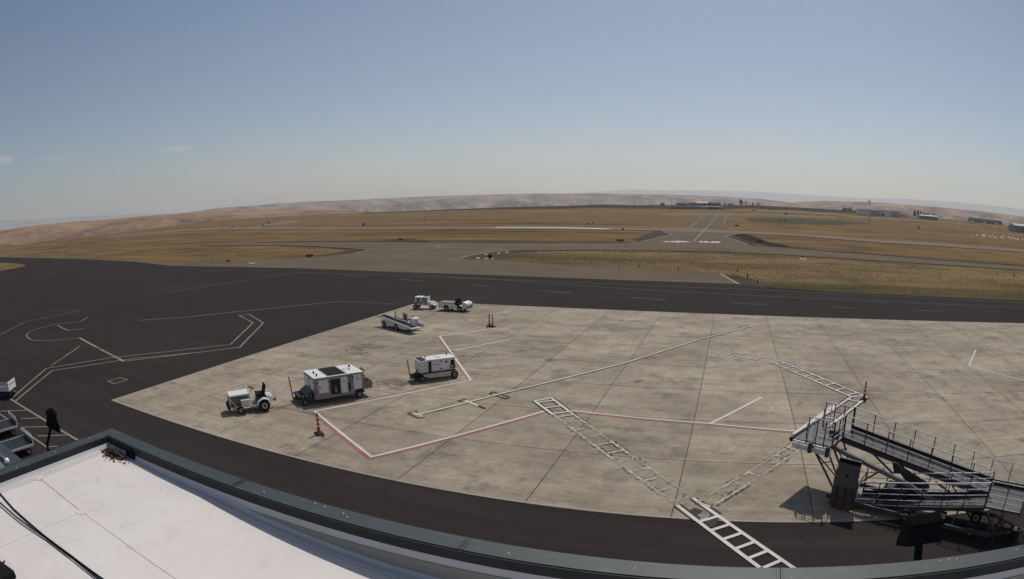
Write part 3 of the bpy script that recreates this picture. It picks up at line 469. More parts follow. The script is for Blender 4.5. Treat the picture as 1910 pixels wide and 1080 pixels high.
MT = {}
MT['pane'] = mat_pane()
MT['concrete'] = mat_concrete()
MT['joint'] = simple('joint_sealant', (0.06, 0.053, 0.046), 0.9, 0, 0.3, 0.8)
MT['dark_asphalt'] = mat_asphalt('sealed_asphalt', (0.034, 0.0275, 0.0262), (0.047, 0.0385, 0.036), 0.25, 0.17)
MT['light_asphalt'] = mat_asphalt('aged_asphalt', (0.126, 0.099, 0.070), (0.172, 0.136, 0.097), 0.15, 0.22)
MT['runway'] = mat_asphalt('runway_asphalt', (0.185, 0.148, 0.104), (0.235, 0.190, 0.136), 0.1, 0.12)
MT['grass'] = mat_grass('dry_grass', (0.218, 0.138, 0.060), (0.118, 0.074, 0.035), (0.070, 0.062, 0.024), 0.0)
MT['verge'] = mat_grass('verge_grass', (0.222, 0.152, 0.072), (0.112, 0.078, 0.042), (0.082, 0.078, 0.028), 0.03, (88.0, 108.0))
MT['gravel'] = mat_asphalt('dark_gravel', (0.055, 0.045, 0.038), (0.105, 0.085, 0.066), 0.6, 0.3)
MT['plough'] = mat_asphalt('ploughed_soil', (0.030, 0.019, 0.016), (0.055, 0.035, 0.027), 0.2, 0.2)
MT['hill_near'] = mat_hill('tan_hills', (0.36, 0.225, 0.135), (0.27, 0.165, 0.10), (0.13, 0.085, 0.06), 0.0030)
MT['hill_far'] = mat_hill('far_hills', (0.40, 0.29, 0.22), (0.21, 0.16, 0.13), (0.035, 0.035, 0.038), 0.0032)
MT['hill_right'] = mat_hill('rolling_hills', (0.42, 0.29, 0.22), (0.23, 0.155, 0.125), (0.055, 0.047, 0.045), 0.0036)
MT['mountain'] = simple('mountain_rock', (0.27, 0.28, 0.30), 1, 0, 0.2, 0.001)
MT['white'] = mat_paint('white_marking', (0.70, 0.66, 0.60), 0.26)
MT['worn'] = mat_paint('flaked_marking', (0.54, 0.49, 0.42), 0.59, 3.5, 0.26)
MT['worn2'] = mat_paint('thin_marking', (0.60, 0.56, 0.50), 0.52, 4.0, 0.2)
MT['dim'] = mat_paint('faded_marking', (0.31, 0.27, 0.235), 0.36)
MT['blackworn'] = mat_paint('flaked_black_outline', (0.075, 0.062, 0.052), 0.70, 3.0)
MT['greenp'] = mat_paint('greener_grass', (0.080, 0.076, 0.032), 0.44, 1.0, 0.0, (0.012, 0.09, 1, 0.02))
MT['dirt'] = simple('pale_dirt', (0.36, 0.29, 0.20), 0.95, 0, 0.15, 0.05)
MT['stain'] = mat_paint('oil_stain', (0.23, 0.188, 0.136), 0.62, 0.9)
MT['redpanel'] = mat_paint('red_panel', (0.42, 0.17, 0.15), 0.02, 1.0)
MT['dark_edge'] = mat_paint('dark_edge_strip', (0.026, 0.019, 0.013), 0.12, 0.5)
MT['seam'] = simple('tar_seam', (0.010, 0.008, 0.008), 0.95, 0, 0.3, 2)
MT['rimpale'] = mat_paint('pale_slab_rim', (0.40, 0.35, 0.29), 0.25, 2.0)
MT['dimy'] = mat_paint('faded_yellow_marking', (0.36, 0.30, 0.22), 0.45)
MT['yellow'] = mat_paint('yellow_marking', (0.66, 0.60, 0.47), 0.2)
MT['yellow2'] = mat_paint('taxi_line', (0.42, 0.35, 0.19), 0.2, 1.0)
MT['red'] = mat_paint('red_marking', (0.37, 0.165, 0.145), 0.42, 4.0)
MT['black'] = mat_paint('black_outline', (0.075, 0.065, 0.055), 0.3)
MT['membrane'] = mat_membrane()
MT['cap'] = mat_cap()
MT['flange'] = simple('dark_flange', (0.022, 0.024, 0.026), 0.6, 0, 0.2, 2)
MT['upstand'] = simple('membrane_upstand', (0.60, 0.58, 0.57), 0.6, 0, 0.06, 1.5)
MT['facade'] = simple('facade_panel', (0.34, 0.32, 0.28), 0.8, 0, 0.08, 0.6)
MT['wpaint'] = simple('white_vehicle_paint', (0.70, 0.68, 0.62), 0.4, 0, 0.07, 2.2, (0.33, 0.28, 0.22), 0.35)
MT['wclean'] = simple('clean_white_panel', (0.76, 0.75, 0.71), 0.4, 0, 0.04, 2.0, (0.45, 0.41, 0.36), 0.15)
MT['wdirty'] = simple('soiled_white_skirt', (0.33, 0.285, 0.255), 0.6, 0, 0.2, 3.0, (0.12, 0.09, 0.075), 0.7)
MT['beige'] = simple('beige_chassis', (0.60, 0.54, 0.41), 0.5, 0, 0.08, 2.5, (0.22, 0.17, 0.12), 0.5)
MT['rubber'] = simple('tyre_rubber', (0.016, 0.016, 0.017), 0.8, 0, 0.3, 6)
MT['blackp'] = simple('black_plastic', (0.011, 0.011, 0.012), 0.8, 0, 0.25, 5, None, 0, 0.12)
MT['dark'] = simple('dark_grille', (0.030, 0.031, 0.036), 0.7, 0.0, 0.25, 5, None, 0, 0.2)
MT['grey'] = simple('grey_steel', (0.20, 0.20, 0.20), 0.5, 0.3, 0.15, 3, (0.10, 0.075, 0.055), 0.4)
MT['rim'] = simple('wheel_rim', (0.55, 0.53, 0.48), 0.5, 0.1, 0.1, 6, (0.18, 0.14, 0.1), 0.5)
MT['orange'] = simple('red_orange_plastic', (0.42, 0.045, 0.022), 0.45, 0, 0.15, 5)
MT['band'] = simple('reflective_band', (0.70, 0.66, 0.62), 0.35, 0, 0.08, 5)
MT['yellowp'] = simple('yellow_steel', (0.42, 0.27, 0.05), 0.5, 0, 0.2, 5, (0.12, 0.07, 0.03), 0.6)
MT['hose'] = simple('tan_hose', (0.62, 0.42, 0.17), 0.6, 0, 0.2, 6)
MT['nose'] = simple('shaded_nose', (0.34, 0.36, 0.40), 0.5, 0, 0.1, 3)  # shade on the truck's front face, painted in as grey-blue
MT['bluegrey'] = simple('blue_grey_cover', (0.060, 0.075, 0.095), 0.5, 0, 0.15, 3)
MT['maroon'] = simple('rust_red_deck', (0.16, 0.055, 0.04), 0.7, 0, 0.25, 4)
MT['galv'] = simple('galvanised_tube', (0.80, 0.78, 0.79), 0.4, 0.1, 0.15, 4)
MT['steel'] = simple('weathered_steel', (0.075, 0.066, 0.066), 0.5, 0.25, 0.3, 3, (0.10, 0.06, 0.04), 0.35)
MT['kick'] = simple('dark_kick_plate', (0.026, 0.027, 0.033), 0.5, 0.2, 0.2, 3)
MT['deck'] = simple('aluminium_deck', (0.105, 0.096, 0.096), 0.55, 0.1, 0.2, 3, (0.08, 0.07, 0.06), 0.4)
MT['panel'] = simple('grey_flap_sheet', (0.125, 0.118, 0.112), 0.55, 0.0, 0.15, 1.6, (0.11, 0.09, 0.08), 0.5)
MT['rust'] = simple('rusty_rib', (0.10, 0.052, 0.038), 0.8, 0, 0.3, 6)
MT['olive'] = simple('dark_green_paint', (0.030, 0.036, 0.031), 0.5, 0.1, 0.2, 4)
MT['decal'] = simple('dark_lettering', (0.055, 0.055, 0.06), 0.6, 0, 0.1, 9)
MT['redp'] = simple('red_decal', (0.30, 0.035, 0.04), 0.5, 0, 0.1, 6)
MT['debris'] = simple('dry_dirt', (0.105, 0.065, 0.045), 0.95, 0, 0.5, 14)
MT['hangar'] = simple('pale_metal_siding', (0.72, 0.74, 0.76), 0.6, 0, 0.06, 0.1)
MT['hangar_grey'] = simple('grey_metal_siding', (0.20, 0.225, 0.26), 0.6, 0, 0.08, 0.1)
MT['roof_w'] = simple('white_metal_roof', (0.62, 0.62, 0.62), 0.5, 0, 0.05, 0.1)
MT['roof_d'] = simple('dark_roof', (0.06, 0.062, 0.07), 0.6, 0, 0.1, 0.1)
MT['tanwall'] = simple('tan_wall', (0.30, 0.28, 0.25), 0.8, 0, 0.08, 0.1)
MT['glass'] = simple('dark_glazing', (0.022, 0.026, 0.034), 0.15, 0, 0.1, 0.5)
MT['pole'] = simple('weathered_pole', (0.085, 0.065, 0.052), 0.8, 0, 0.2, 1)
MT['leaf'] = simple('dark_foliage', (0.030, 0.045, 0.022), 0.9, 0, 0.4, 0.5)
MT['bark'] = simple('bark', (0.07, 0.05, 0.035), 0.9, 0, 0.2, 1)
MT['straw'] = simple('straw_blades', (0.34, 0.24, 0.105), 0.9, 0, 0.35, 0.06)
MT['blue'] = simple('blue_lens', (0.03, 0.05, 0.13), 0.3, 0, 0.1, 5)
MT['barw'] = simple('barricade_white', (0.80, 0.77, 0.74), 0.6, 0, 0.05, 1, None, 0, 0.1)


# ------------------------------------------------------------------ mesh helpers
class MB:
    def __init__(s):
        s.v, s.f = [], []

    def add(s, vs, fs):
        o = len(s.v)
        s.v += [tuple(q) for q in vs]
        s.f += [tuple(i + o for i in f) for f in fs]
        return s

    def box(s, x0, x1, y0, y1, z0, z1, M=None):
        vs = [Vector((x, y, z)) for z in (z0, z1) for y in (y0, y1) for x in (x0, x1)]
        if M is not None:
            vs = [M @ q for q in vs]
        return s.add(vs, [(0, 2, 3, 1), (4, 5, 7, 6), (0, 1, 5, 4), (2, 6, 7, 3), (0, 4, 6, 2), (1, 3, 7, 5)])

    def cyl(s, a, b, r0, r1=None, n=12):
        a, b = Vector(a), Vector(b)
        r1 = r0 if r1 is None else r1
        d = (b - a).normalized()
        u = d.orthogonal().normalized()
        w = d.cross(u)
        vs, fs = [], []
        for c, r in ((a, r0), (b, r1)):
            for k in range(n):
                t = 2 * pi * k / n
                vs.append(c + u * (r * cos(t)) + w * (r * sin(t)))
        for k in range(n):
            fs.append((k, (k + 1) % n, n + (k + 1) % n, n + k))
        fs.append(tuple(range(n - 1, -1, -1)))
        fs.append(tuple(range(n, 2 * n)))
        return s.add(vs, fs)

    def tube(s, pts, r, n=6):
        pts = [Vector(q) for q in pts]
        vs, fs = [], []
        u = None
        for i, q in enumerate(pts):
            d = (pts[min(i + 1, len(pts) - 1)] - pts[max(i - 1, 0)]).normalized()
            u = d.orthogonal().normalized() if u is None else (u - d * u.dot(d)).normalized()
            w = d.cross(u)
            for k in range(n):
                t = 2 * pi * k / n
                vs.append(q + u * (r * cos(t)) + w * (r * sin(t)))
        for i in range(len(pts) - 1):
            for k in range(n):
                fs.append((i * n + k, i * n + (k + 1) % n, (i + 1) * n + (k + 1) % n, (i + 1) * n + k))
        fs.append(tuple(range(n - 1, -1, -1)))
        fs.append(tuple(range((len(pts) - 1) * n, len(pts) * n)))
        return s.add(vs, fs)

    def bar(s, a, b, w, h=None):
        """square section bar from a to b"""
        h = w if h is None else h
        a, b = Vector(a), Vector(b)
        d = (b - a).normalized()
        u = Vector((0, 0, 1)).cross(d)
        u = Vector((1, 0, 0)) if u.length < 1e-4 else u.normalized()
        t = d.cross(u)
        vs = [c + u * (i * w / 2) + t * (j * h / 2) for c in (a, b) for i, j in ((-1, -1), (1, -1), (1, 1), (-1, 1))]
        return s.add(vs, [(3, 2, 1, 0), (4, 5, 6, 7), (0, 1, 5, 4), (1, 2, 6, 5), (2, 3, 7, 6), (3, 0, 4, 7)])

    def prism(s, prof, y0, y1):
        """profile in x,z extruded along y (profile counter-clockwise seen from -y)"""
        n = len(prof)
        vs = [(x, y0, z) for x, z in prof] + [(x, y1, z) for x, z in prof]
        fs = [tuple(range(n)), tuple(range(2 * n - 1, n - 1, -1))]
        for k in range(n):
            fs.append((k, n + k, n + (k + 1) % n, (k + 1) % n))
        return s.add(vs, fs)

    def ring(s, c, axis, r, rr, n=18, m=6, a0=0, a1=2 * pi):
        c, ax = Vector(c), Vector(axis).normalized()
        u = ax.orthogonal().normalized()
        w = ax.cross(u)
        pts = [c + u * (r * cos(a0 + (a1 - a0) * k / n)) + w * (r * sin(a0 + (a1 - a0) * k / n)) for k in range(n + 1)]
        return s.tube(pts, rr, m)

    def build(s, name, m, parent=None, bevel=0.0, smooth=True):
        me = bpy.data.meshes.new(name)
        me.from_pydata(s.v, [], s.f)
        me.materials.append(MT[m] if isinstance(m, str) else m)
        bm = bmesh.new()
        bm.from_mesh(me)
        bmesh.ops.recalc_face_normals(bm, faces=bm.faces)
        if bevel:
            bmesh.ops.bevel(bm, geom=list(bm.edges), offset=bevel, segments=1, affect='EDGES', clamp_overlap=True)
        bm.to_mesh(me)
        bm.free()
        if smooth:
            me.shade_smooth()
            me.set_sharp_from_angle(angle=radians(35))
        return link(name, me, parent)


def link(name, me, parent=None):
    o = bpy.data.objects.new(name, me)
    COL.objects.link(o)
    if parent is not None:
        o.parent = parent
    return o


def tag(o, label, cat, group=None):
    o['label'] = label
    o['category'] = cat
    if group:
        o['group'] = group
    return o


def thing(name, label, cat, loc, rz=0.0, group=None):
    o = bpy.data.objects.new(name, None)
    o.empty_display_size = 0.3
    COL.objects.link(o)
    o.location = loc
    o.rotation_euler = (0, 0, rz)
    return tag(o, label, cat, group)


def structure(o):
    o['kind'] = 'structure'
    return o


def dup(root, loc, rz=None, label=None, scale=None):
    r = root.copy()
    COL.objects.link(r)
    r.location = loc
    if rz is not None:
        r.rotation_euler = (0, 0, rz)
    if label:
        r['label'] = label
    if scale:
        r.scale = scale
    for ch in list(root.children):
        c = ch.copy()
        COL.objects.link(c)
        c.parent = r
        for g in list(ch.children):
            d = g.copy()
            COL.objects.link(d)
            d.parent = c
    return r


def sheet(name, pts, z, m, parent=None):
    """flat polygon (may be concave) lying at height z"""
    v3 = [Vector((p[0], p[1], 0)) for p in pts]
    tris = geometry.tessellate_polygon([v3])
    me = bpy.data.meshes.new(name)
    fs = []
    for t in tris:
        a, b, c = (v3[i] for i in t)
        fs.append(tuple(t) if (b - a).cross(c - a).z > 0 else tuple(reversed(t)))
    me.from_pydata([(p.x, p.y, z) for p in v3], [], fs)
    me.materials.append(MT[m])
    return link(name, me, parent)


def stroke(name, pts, w, z, m, parent=None, closed=False):
    """painted stripe of width w along a polyline, mitred"""
    P = [Vector((p[0], p[1])) for p in pts]
    n = len(P)
    vs, fs = [], []
    for i in range(n):
        d0 = (P[i] - P[i - 1]).normalized() if i else None
        d1 = (P[i + 1] - P[i]).normalized() if i < n - 1 else None
        if d0 is None:
            nn, k = Vector((-d1.y, d1.x)), 1
        elif d1 is None:
            nn, k = Vector((-d0.y, d0.x)), 1
        else:
            n0, n1 = Vector((-d0.y, d0.x)), Vector((-d1.y, d1.x))
            nn = n0 + n1
            nn = nn.normalized() if nn.length > 0.05 else n0
            k = min(2.5, 1 / max(0.3, nn.dot(n0)))
        vs += [(P[i].x + nn.x * w / 2 * k, P[i].y + nn.y * w / 2 * k, z), (P[i].x - nn.x * w / 2 * k, P[i].y - nn.y * w / 2 * k, z)]
    for i in range(n - 1):
        fs.append((2 * i + 1, 2 * i + 3, 2 * i + 2, 2 * i))
    me = bpy.data.meshes.new(name)
    me.from_pydata(vs, [], fs)
    me.materials.append(MT[m])
    return link(name, me, parent)


def lettering(name, s, size, m, parent, M, extrude=0.003, shear=0.0, bold=0.0):
    cu = bpy.data.curves.new(name, 'FONT')
    cu.body = s
    cu.size = size
    cu.extrude = extrude
    cu.shear = shear
    cu.offset = bold
    cu.align_x = 'CENTER'
    cu.align_y = 'CENTER'
    tmp = bpy.data.objects.new('tmp', cu)
    COL.objects.link(tmp)
    me = bpy.data.meshes.new_from_object(tmp.evaluated_get(bpy.context.evaluated_depsgraph_get()))
    bpy.data.objects.remove(tmp)
    bpy.data.curves.remove(cu)
    me.transform(M)
    me.materials.clear()
    me.materials.append(MT[m])
    return link(name, me, parent)


def wheel(parent, x, y, r, w, rim_r=None, rim='rim', side=1):
    """tyre standing on z=0 with its axle along y; the rim shows on the outer side"""
    rim_r = rim_r or r * 0.6
    t = MB()
    n = 22
    prof = [(r * 0.55, -w / 2), (r * 0.9, -w / 2), (r, -w * 0.3), (r, w * 0.3), (r * 0.9, w / 2), (r * 0.55, w / 2)]
    vs, fs = [], []
    for k in range(n):
        a = 2 * pi * k / n
        for rr, yy in prof:
            vs.append((x + rr * cos(a), y + yy, r + rr * sin(a)))
    L = len(prof)
    for k in range(n):
        for j in range(L - 1):
            fs.append((k * L + j, ((k + 1) % n) * L + j, ((k + 1) % n) * L + j + 1, k * L + j + 1))
    t.add(vs, fs)
    o = t.build('wheel', 'rubber', parent)
    c = MB()
    c.cyl((x, y - w * 0.36, r), (x, y + w * 0.36, r), rim_r, n=18)
    ro = c.build('rim', rim, o)
    h = MB()
    h.cyl((x, y - w * 0.48, r), (x, y + w * 0.48, r), rim_r * 0.35, n=10)
    h.build('hub', 'dark', o)
    return o


# ------------------------------------------------------------------ terrain
RIM = DATA['RIM']
R0, R1 = 1010.0, 1500.0
HEAD = pi / 2 - YAW            # heading of the camera measured from +X


def lerp_tab(tab, a):
    if a <= tab[0][0]:
        return tab[0][1]
    for (a0, e0), (a1, e1) in zip(tab, tab[1:]):
        if a <= a1:
            return e0 + (e1 - e0) * (a - a0) / (a1 - a0)
    return tab[-1][1]


def smooth(t):
    t = max(0.0, min(1.0, t))
    return t * t * (3 - 2 * t)


def polar(az, r):
    a = HEAD - radians(az)
    return cos(a) * r, sin(a) * r


def tz(x, y):
    r = hypot(x, y)
    az = math.degrees(HEAD - atan2(y, x))
    az = (az + 180) % 360 - 180
    return (H + R1 * lerp_tab(RIM, az)) * smooth((r - R0) / (R1 - R0))


AZ = [-180 + 4 * k for k in range(31)] + [-60 + 0.75 * k for k in range(1, 160)] + [60 + 4 * k for k in range(31)]
RINGS = [25, 60, 120, 220, 350, 500, 700, 900] + [R0 + 24.5 * k for k in range(21)] + [1540, 1600, 1750, 2000, 2400, 3000]


def ground_z(az, r):
    x, y = polar(az, r)
    z = tz(x, y) if r <= R1 else (H + R1 * lerp_tab(RIM, az))
    if r > R1:
        z -= (r - R1) * 0.05 + 6 * smooth((r - R1) / 60)
    return x, y, z - 0.03


vs, fs = [(0, 0, -0.03)], []
nA = len(AZ)
for r in RINGS:
    for az in AZ:
        vs.append(ground_z(az, r))
for k in range(nA - 1):
    fs.append((0, 1 + k + 1, 1 + k))
for i in range(len(RINGS) - 1):
    for k in range(nA - 1):
        a = 1 + i * nA + k
        fs.append((a, a + 1, a + nA + 1, a + nA))
mb = MB()
mb.add(vs, fs)
structure(mb.build('ground', 'grass', smooth=True))

# dark ploughed field along the crest of the plateau
vs, fs = [], []
rr = [R0 + 24.5 * k for k in range(9, 21)] + [1515]
aa = [a for a in AZ if -14 <= a <= 37.5]
for i, r in enumerate(rr):
    for az in aa:
        t = (az + 9.5) / 47
        lo_ = 1245 + 60 * abs(noise.noise(Vector((az * 0.21, 3.1, 0)))) + 110 * max(0, (1 - t * 3.2)) + 45 * max(0, t - 0.55) * 4
        rq = max(r, min(lo_ + i * 4, 1500))
        x, y, z = ground_z(az, rq)
        vs.append((x, y, z + 0.35 + (1.2 * max(0, noise.noise(Vector((az * 0.35, r * 0.01, 2)))) if i > 3 else 0)))
n = len(aa)
for i in range(len(rr) - 1):
    for k in range(n - 1):
        a = i * n + k
        fs.append((a, a + 1, a + n + 1, a + n))
mb = MB()
mb.add(vs, fs)
structure(mb.build('ploughed_field', 'plough'))


def ridged(p, oct=5):
    v, amp, tot = 0.0, 1.0, 0.0
    q = p.copy()
    for _ in range(oct):
        v += amp * (1 - abs(noise.noise(q)) * 2)
        tot += amp
        amp *= 0.55
        q = q * 2.07 + Vector((13.7, 5.3, 1.1))
    return v / tot


def hill_layer(name, prof, rp, rs, base, m, dz, naz, nr, gully, fs_=1.0, amp=0.35, fade=(2.5, 2.5), back=1.35):
    a0, a1 = prof[0][0] - fade[0], prof[-1][0] + fade[1]
    vs, fs = [], []
    for i in range(nr):
        t = i / (nr - 1)
        r = rs + (rp * back - rs) * t
        u = (r - rs) / (rp - rs)
        for k in range(naz):
            az = a0 + (a1 - a0) * k / (naz - 1)
            el = lerp_tab(prof, az)
            end = min(1, (az - a0) / max(fade[0], 1e-3)) if fade[0] else 1
            end = min(end, (a1 - az) / max(fade[1], 1e-3)) if fade[1] else end
            top = H + rp * el
            x, y = polar(az, r)
            wob = 0.10 * noise.noise(Vector((x / 900, y / 900, 7)))
            s = smooth(min(1, (u + wob) * 1.02)) if u < 1 else 1.0
            g = ridged(Vector((x / gully, y / gully, 0.3)))
            cut = amp * (1 - g) * (top - base) * min(1, 4 * s * (1 - s) + 0.04) * 1.5
            z = base + (top - base) * s - cut
            if u > 1:
                z = top - (r - rp) * 0.012
            z += dz * noise.noise(Vector((x / 260, y / 260, 1.7)))
            z = base - 40 + (z - base + 40) * smooth(end)
            vs.append((x, y, z))
    for i in range(nr - 1):
        for k in range(naz - 1):
            a = i * naz + k
            fs.append((a, a + 1, a + naz + 1, a + naz))
    mb = MB()
    mb.add(vs, fs)
    return structure(mb.build(name, m))


LEFT = [(-75, -0.006)] + [tuple(q) for q in DATA['HILL_LEFT']]
hill_layer('hills', LEFT, 3400, 1750, -70, 'hill_near', 2.5, 240, 50, 520, fade=(2, 5), amp=0.5)
hill_layer('hills', [tuple(q) for q in DATA['HILL_FAR']], 8200, 3600, -120, 'hill_far', 5, 420, 90, 1000, fade=(0.8, 4), amp=1.0)
hill_layer('hills', [tuple(q) for q in DATA['HILL_RIGHT']] + [(62, 0.018), (75, 0.012)], 5600, 2600, -90, 'hill_right', 4, 240, 70, 800, fade=(3, 2), amp=0.85)
hill_layer('mountains', [(-75, 0.014)] + [tuple(q) for q in DATA['MTN']], 19000, 14000, -100, 'mountain', 15, 90, 12, 4000, fade=(2, 3))
hill_layer('mountains', [tuple(q) for q in DATA['MTN_R']] + [(75, 0.02)], 21000, 15000, -100, 'mountain', 15, 140, 12, 4000, fade=(4, 2))

# ------------------------------------------------------------------ paved and grassed sheets of the airfield
PO = DATA['polys']
taxiway = structure(sheet('taxiway', PO['light_asphalt'], 0.0, 'light_asphalt'))
tarmac = structure(sheet('tarmac', PO['dark_asphalt'], 0.008, 'dark_asphalt'))
runway = structure(sheet('runway', PO['runway'], 0.02, 'runway'))
structure(sheet('taxiway', PO['far_taxi'], 0.01, 'runway'))
strip = PO['far_strip']
mb = MB()
vs = []
for k in range(9):
    for (a, b) in ((0, 1), (1, 2), (2, 3)):
        pass
top_l, bot_l = strip[:4], strip[4:][::-1]
for k in range(40):
    t = k / 39 * 3
    i = min(2, int(t))
    f = t - i
    for side in (bot_l, top_l):
        x = side[i][0] + (side[i + 1][0] - side[i][0]) * f
        y = side[i][1] + (side[i + 1][1] - side[i][1]) * f
        vs.append((x, y, tz(x, y) + 0.12))
mb.add(vs, [(2 * k, 2 * k + 2, 2 * k + 3, 2 * k + 1) for k in range(39)])
structure(mb.build('taxiway', 'runway'))
for key in ('grass_left', 'grass_right', 'grass_patch'):
    structure(sheet('grass_verge', PO[key], 0.016, 'verge' if key == 'grass_right' else 'grass'))
for key in 'abcdef':
    structure(sheet('gravel_shoulder', PO['gravel_' + key], 0.022, 'gravel'))

# concrete ramp: slabs with sealed joints
GX, GY, SX, SY = -36.44, 21.216, 5.8325, 5.8568
apron = structure(sheet('apron', [(GX, GY), (GX + 20 * SX, GY), (GX + 20 * SX, GY + 8 * SY), (GX, GY + 8 * SY)], 0.014, 'joint'))
gap = 0.022
slab_me = None
for i in range(20):
    for j in range(8):
        if slab_me is None:
            mb = MB()
            mb.box(gap, SX - gap, gap, SY - gap, 0.010, 0.028)
            o = mb.build('concrete_slab', 'concrete', apron, smooth=False)
            slab_me = o.data
        else:
            o = link('concrete_slab', slab_me, apron)
        o.location = (GX + i * SX, GY + j * SY, 0)

for kk, pts in enumerate(DATA['cracks']):
    stroke('crack', pts, 0.035, 0.0125 + 0.0004 * kk, 'seam', tarmac)
for kk, pts in enumerate(DATA['stains']):
    sheet('oil_stain', pts, 0.0292 + 0.0003 * kk, 'stain', apron)
structure(sheet('green_grass', DATA['green'], 0.02, 'greenp'))
mb = MB()
vs = []
TR = DATA['track']
for k in range(60):
    q = k / 59 * (len(TR) - 1)
    i = min(len(TR) - 2, int(q))
    f = q - i
    x, y = (TR[i][0] + (TR[i + 1][0] - TR[i][0]) * f, TR[i][1] + (TR[i + 1][1] - TR[i][1]) * f)
    dx, dy = TR[i + 1][0] - TR[i][0], TR[i + 1][1] - TR[i][1]
    L_ = hypot(dx, dy)
    for s in (-1, 1):
        xx, yy_ = x - dy / L_ * 7 * s, y + dx / L_ * 7 * s
        vs.append((xx, yy_, tz(xx, yy_) + 0.25))
mb.add(vs, [(2 * k, 2 * k + 2, 2 * k + 3, 2 * k + 1) for k in range(59)])
structure(mb.build('dirt_track', 'dirt'))

# painted markings
for kk, (pts, w, c) in enumerate(DATA['lines']):
    on_apron = all(GX - 1 < q[0] < GX + 20 * SX and GY - 25 < q[1] < GY + 8 * SY + .5 for q in pts) and c in ('white', 'yellow', 'worn', 'worn2')
    par = apron if on_apron else (taxiway if c == 'yellow2' else tarmac)
    z = (0.044 if on_apron else 0.032) + 0.0007 * (kk % 7)
    stroke('painted_line', pts, w, z, c, par)
for kk, (pts, w) in enumerate(DATA['red']):
    stroke('painted_line', pts, w, 0.0325 + 0.0004 * kk, 'red', apron)
for kk, (pts, w, c) in enumerate(DATA['black']):
    stroke('painted_line', pts, w, 0.0365 + 0.0007 * (kk % 9), c, apron)
for kk, (pts, w) in enumerate(DATA['dark_edge']):  # dark, slightly patchy strips along runway, taxiway and verge edges
    stroke('edge_strip', pts, w, 0.0245 + 0.0006 * kk, 'dark_edge', taxiway)
# dark seam and pale rim where the concrete meets the sealed asphalt
RX = GX + 20 * SX
RY = GY + 8 * SY
for a, b_ in (((GX, GY), (RX, GY)), ((GX, GY), (GX, RY)), ((GX, RY), (RX, RY))):
    stroke('edge_seam', [a, b_], 0.13, 0.0115, 'seam', apron)
for a, b_ in (((GX, GY + 0.09), (RX, GY + 0.09)), ((GX + 0.09, GY), (GX + 0.09, RY)), ((GX, RY - 0.09), (RX, RY - 0.09))):
    stroke('edge_rim', [a, b_], 0.10, 0.0305, 'rimpale', apron)
for q in DATA['whitemarks']:
    sheet('painted_mark', q, 0.034, 'white', taxiway)
# red runway designation panels with white numerals on the taxiway
for q in DATA['redblocks']:
    sheet('painted_panel', q, 0.0345, 'redpanel', taxiway)
    cx, cy = sum(a[0] for a in q) / 4, sum(a[1] for a in q) / 4
    w = hypot(q[1][0] - q[0][0], q[1][1] - q[0][1])
    h = abs(q[0][1] - q[3][1])
    ang = atan2(q[1][1] - q[0][1], q[1][0] - q[0][0])
    lettering('painted_numerals', '12-30', 1.0, 'barw', taxiway,
              Matrix.Translation((cx, cy, 0.040)) @ Matrix.Rotation(ang, 4, 'Z') @ Matrix.Diagonal((w / 2.75, h * 1.2, 0.0, 1)), 0.0, 0.0, 0.035)


# tussocks of dry grass on the nearer verges (nobody could count them)
def inside(pt, poly):
    x, y = pt
    c = False
    j = len(poly) - 1
    for i in range(len(poly)):
        xi, yi = poly[i]
        xj, yj = poly[j]
        if (yi > y) != (yj > y) and x < (xj - xi) * (y - yi) / (yj - yi) + xi:
            c = not c
        j = i
    return c


def tussocks(poly, n, m, zmax):
    xs = [p[0] for p in poly]
    ys = [p[1] for p in poly]
    vs, fs = [], []
    rnd = random.Random(3)
    k = 0
    while k < n:
        x, y = rnd.uniform(min(xs), max(xs)), rnd.uniform(min(ys), max(ys))
        dens = noise.noise(Vector((x * 0.06, y * 0.12, 0))) + 0.5 * noise.noise(Vector((x * 0.3, y * 0.3, 4)))
        k += 1
        if dens < rnd.uniform(-0.4, 0.7) or not inside((x, y), poly):
            continue
        h = rnd.uniform(0.4, 1.0) * zmax
        for _ in range(4):
            a = rnd.uniform(0, 2 * pi)
            l = rnd.uniform(0.06, 0.2)
            o = len(vs)
            tx, ty = rnd.uniform(-.12, .12), rnd.uniform(-.12, .12)
            vs += [(x - l * cos(a), y - l * sin(a), 0.016), (x + l * cos(a), y + l * sin(a), 0.016), (x + tx, y + ty, 0.016 + h * rnd.uniform(.6, 1))]
            fs.append((o, o + 1, o + 2))
    me = bpy.data.meshes.new('grass')
    me.from_pydata(vs, [], fs)
    me.materials.append(MT[m])
    o = link('grass', me)
    o['kind'] = 'stuff'
    return o


tussocks(PO['grass_right'], 30000, 'straw', 0.11)
tussocks(PO['grass_left'], 9000, 'straw', 0.15)

ZG = 0.028      # top of the concrete slabs
ZA = 0.008      # top of the sealed asphalt

# ------------------------------------------------------------------ terminal building under the camera
term = thing('terminal_building', 'terminal building with white membrane roof and dark green coping in the near left corner', 'building', (0, 0, 0))
XL, YF, ZP, CW = -8.69, 4.97, 8.30, 0.24          # outer left face, outer front face, coping height, coping width
XR, YB = 40.0, -14.0
YW = 2.92                                          # front of the lower wing on the left
mb = MB()
mb.box(XL + 0.06, XR, YF - 0.26, YF - 0.05, 0, ZP - 0.24)
mb.box(XL + 0.05, XL + 0.25, YB, YF - 0.27, 0, ZP - 0.24)
mb.box(-30, XL + 0.04, YW - 0.26, YW - 0.05, 0, ZP - 0.24)
mb.build('wall', 'facade', term, smooth=False)
ROOF = [(-8.45, 8.12), (-5.9, 8.06), (-4.6, 7.96), (-3.2, 7.86), (-1.5, 7.80), (XR, 7.80)]


def rz(x):
    return lerp_tab(ROOF, x)


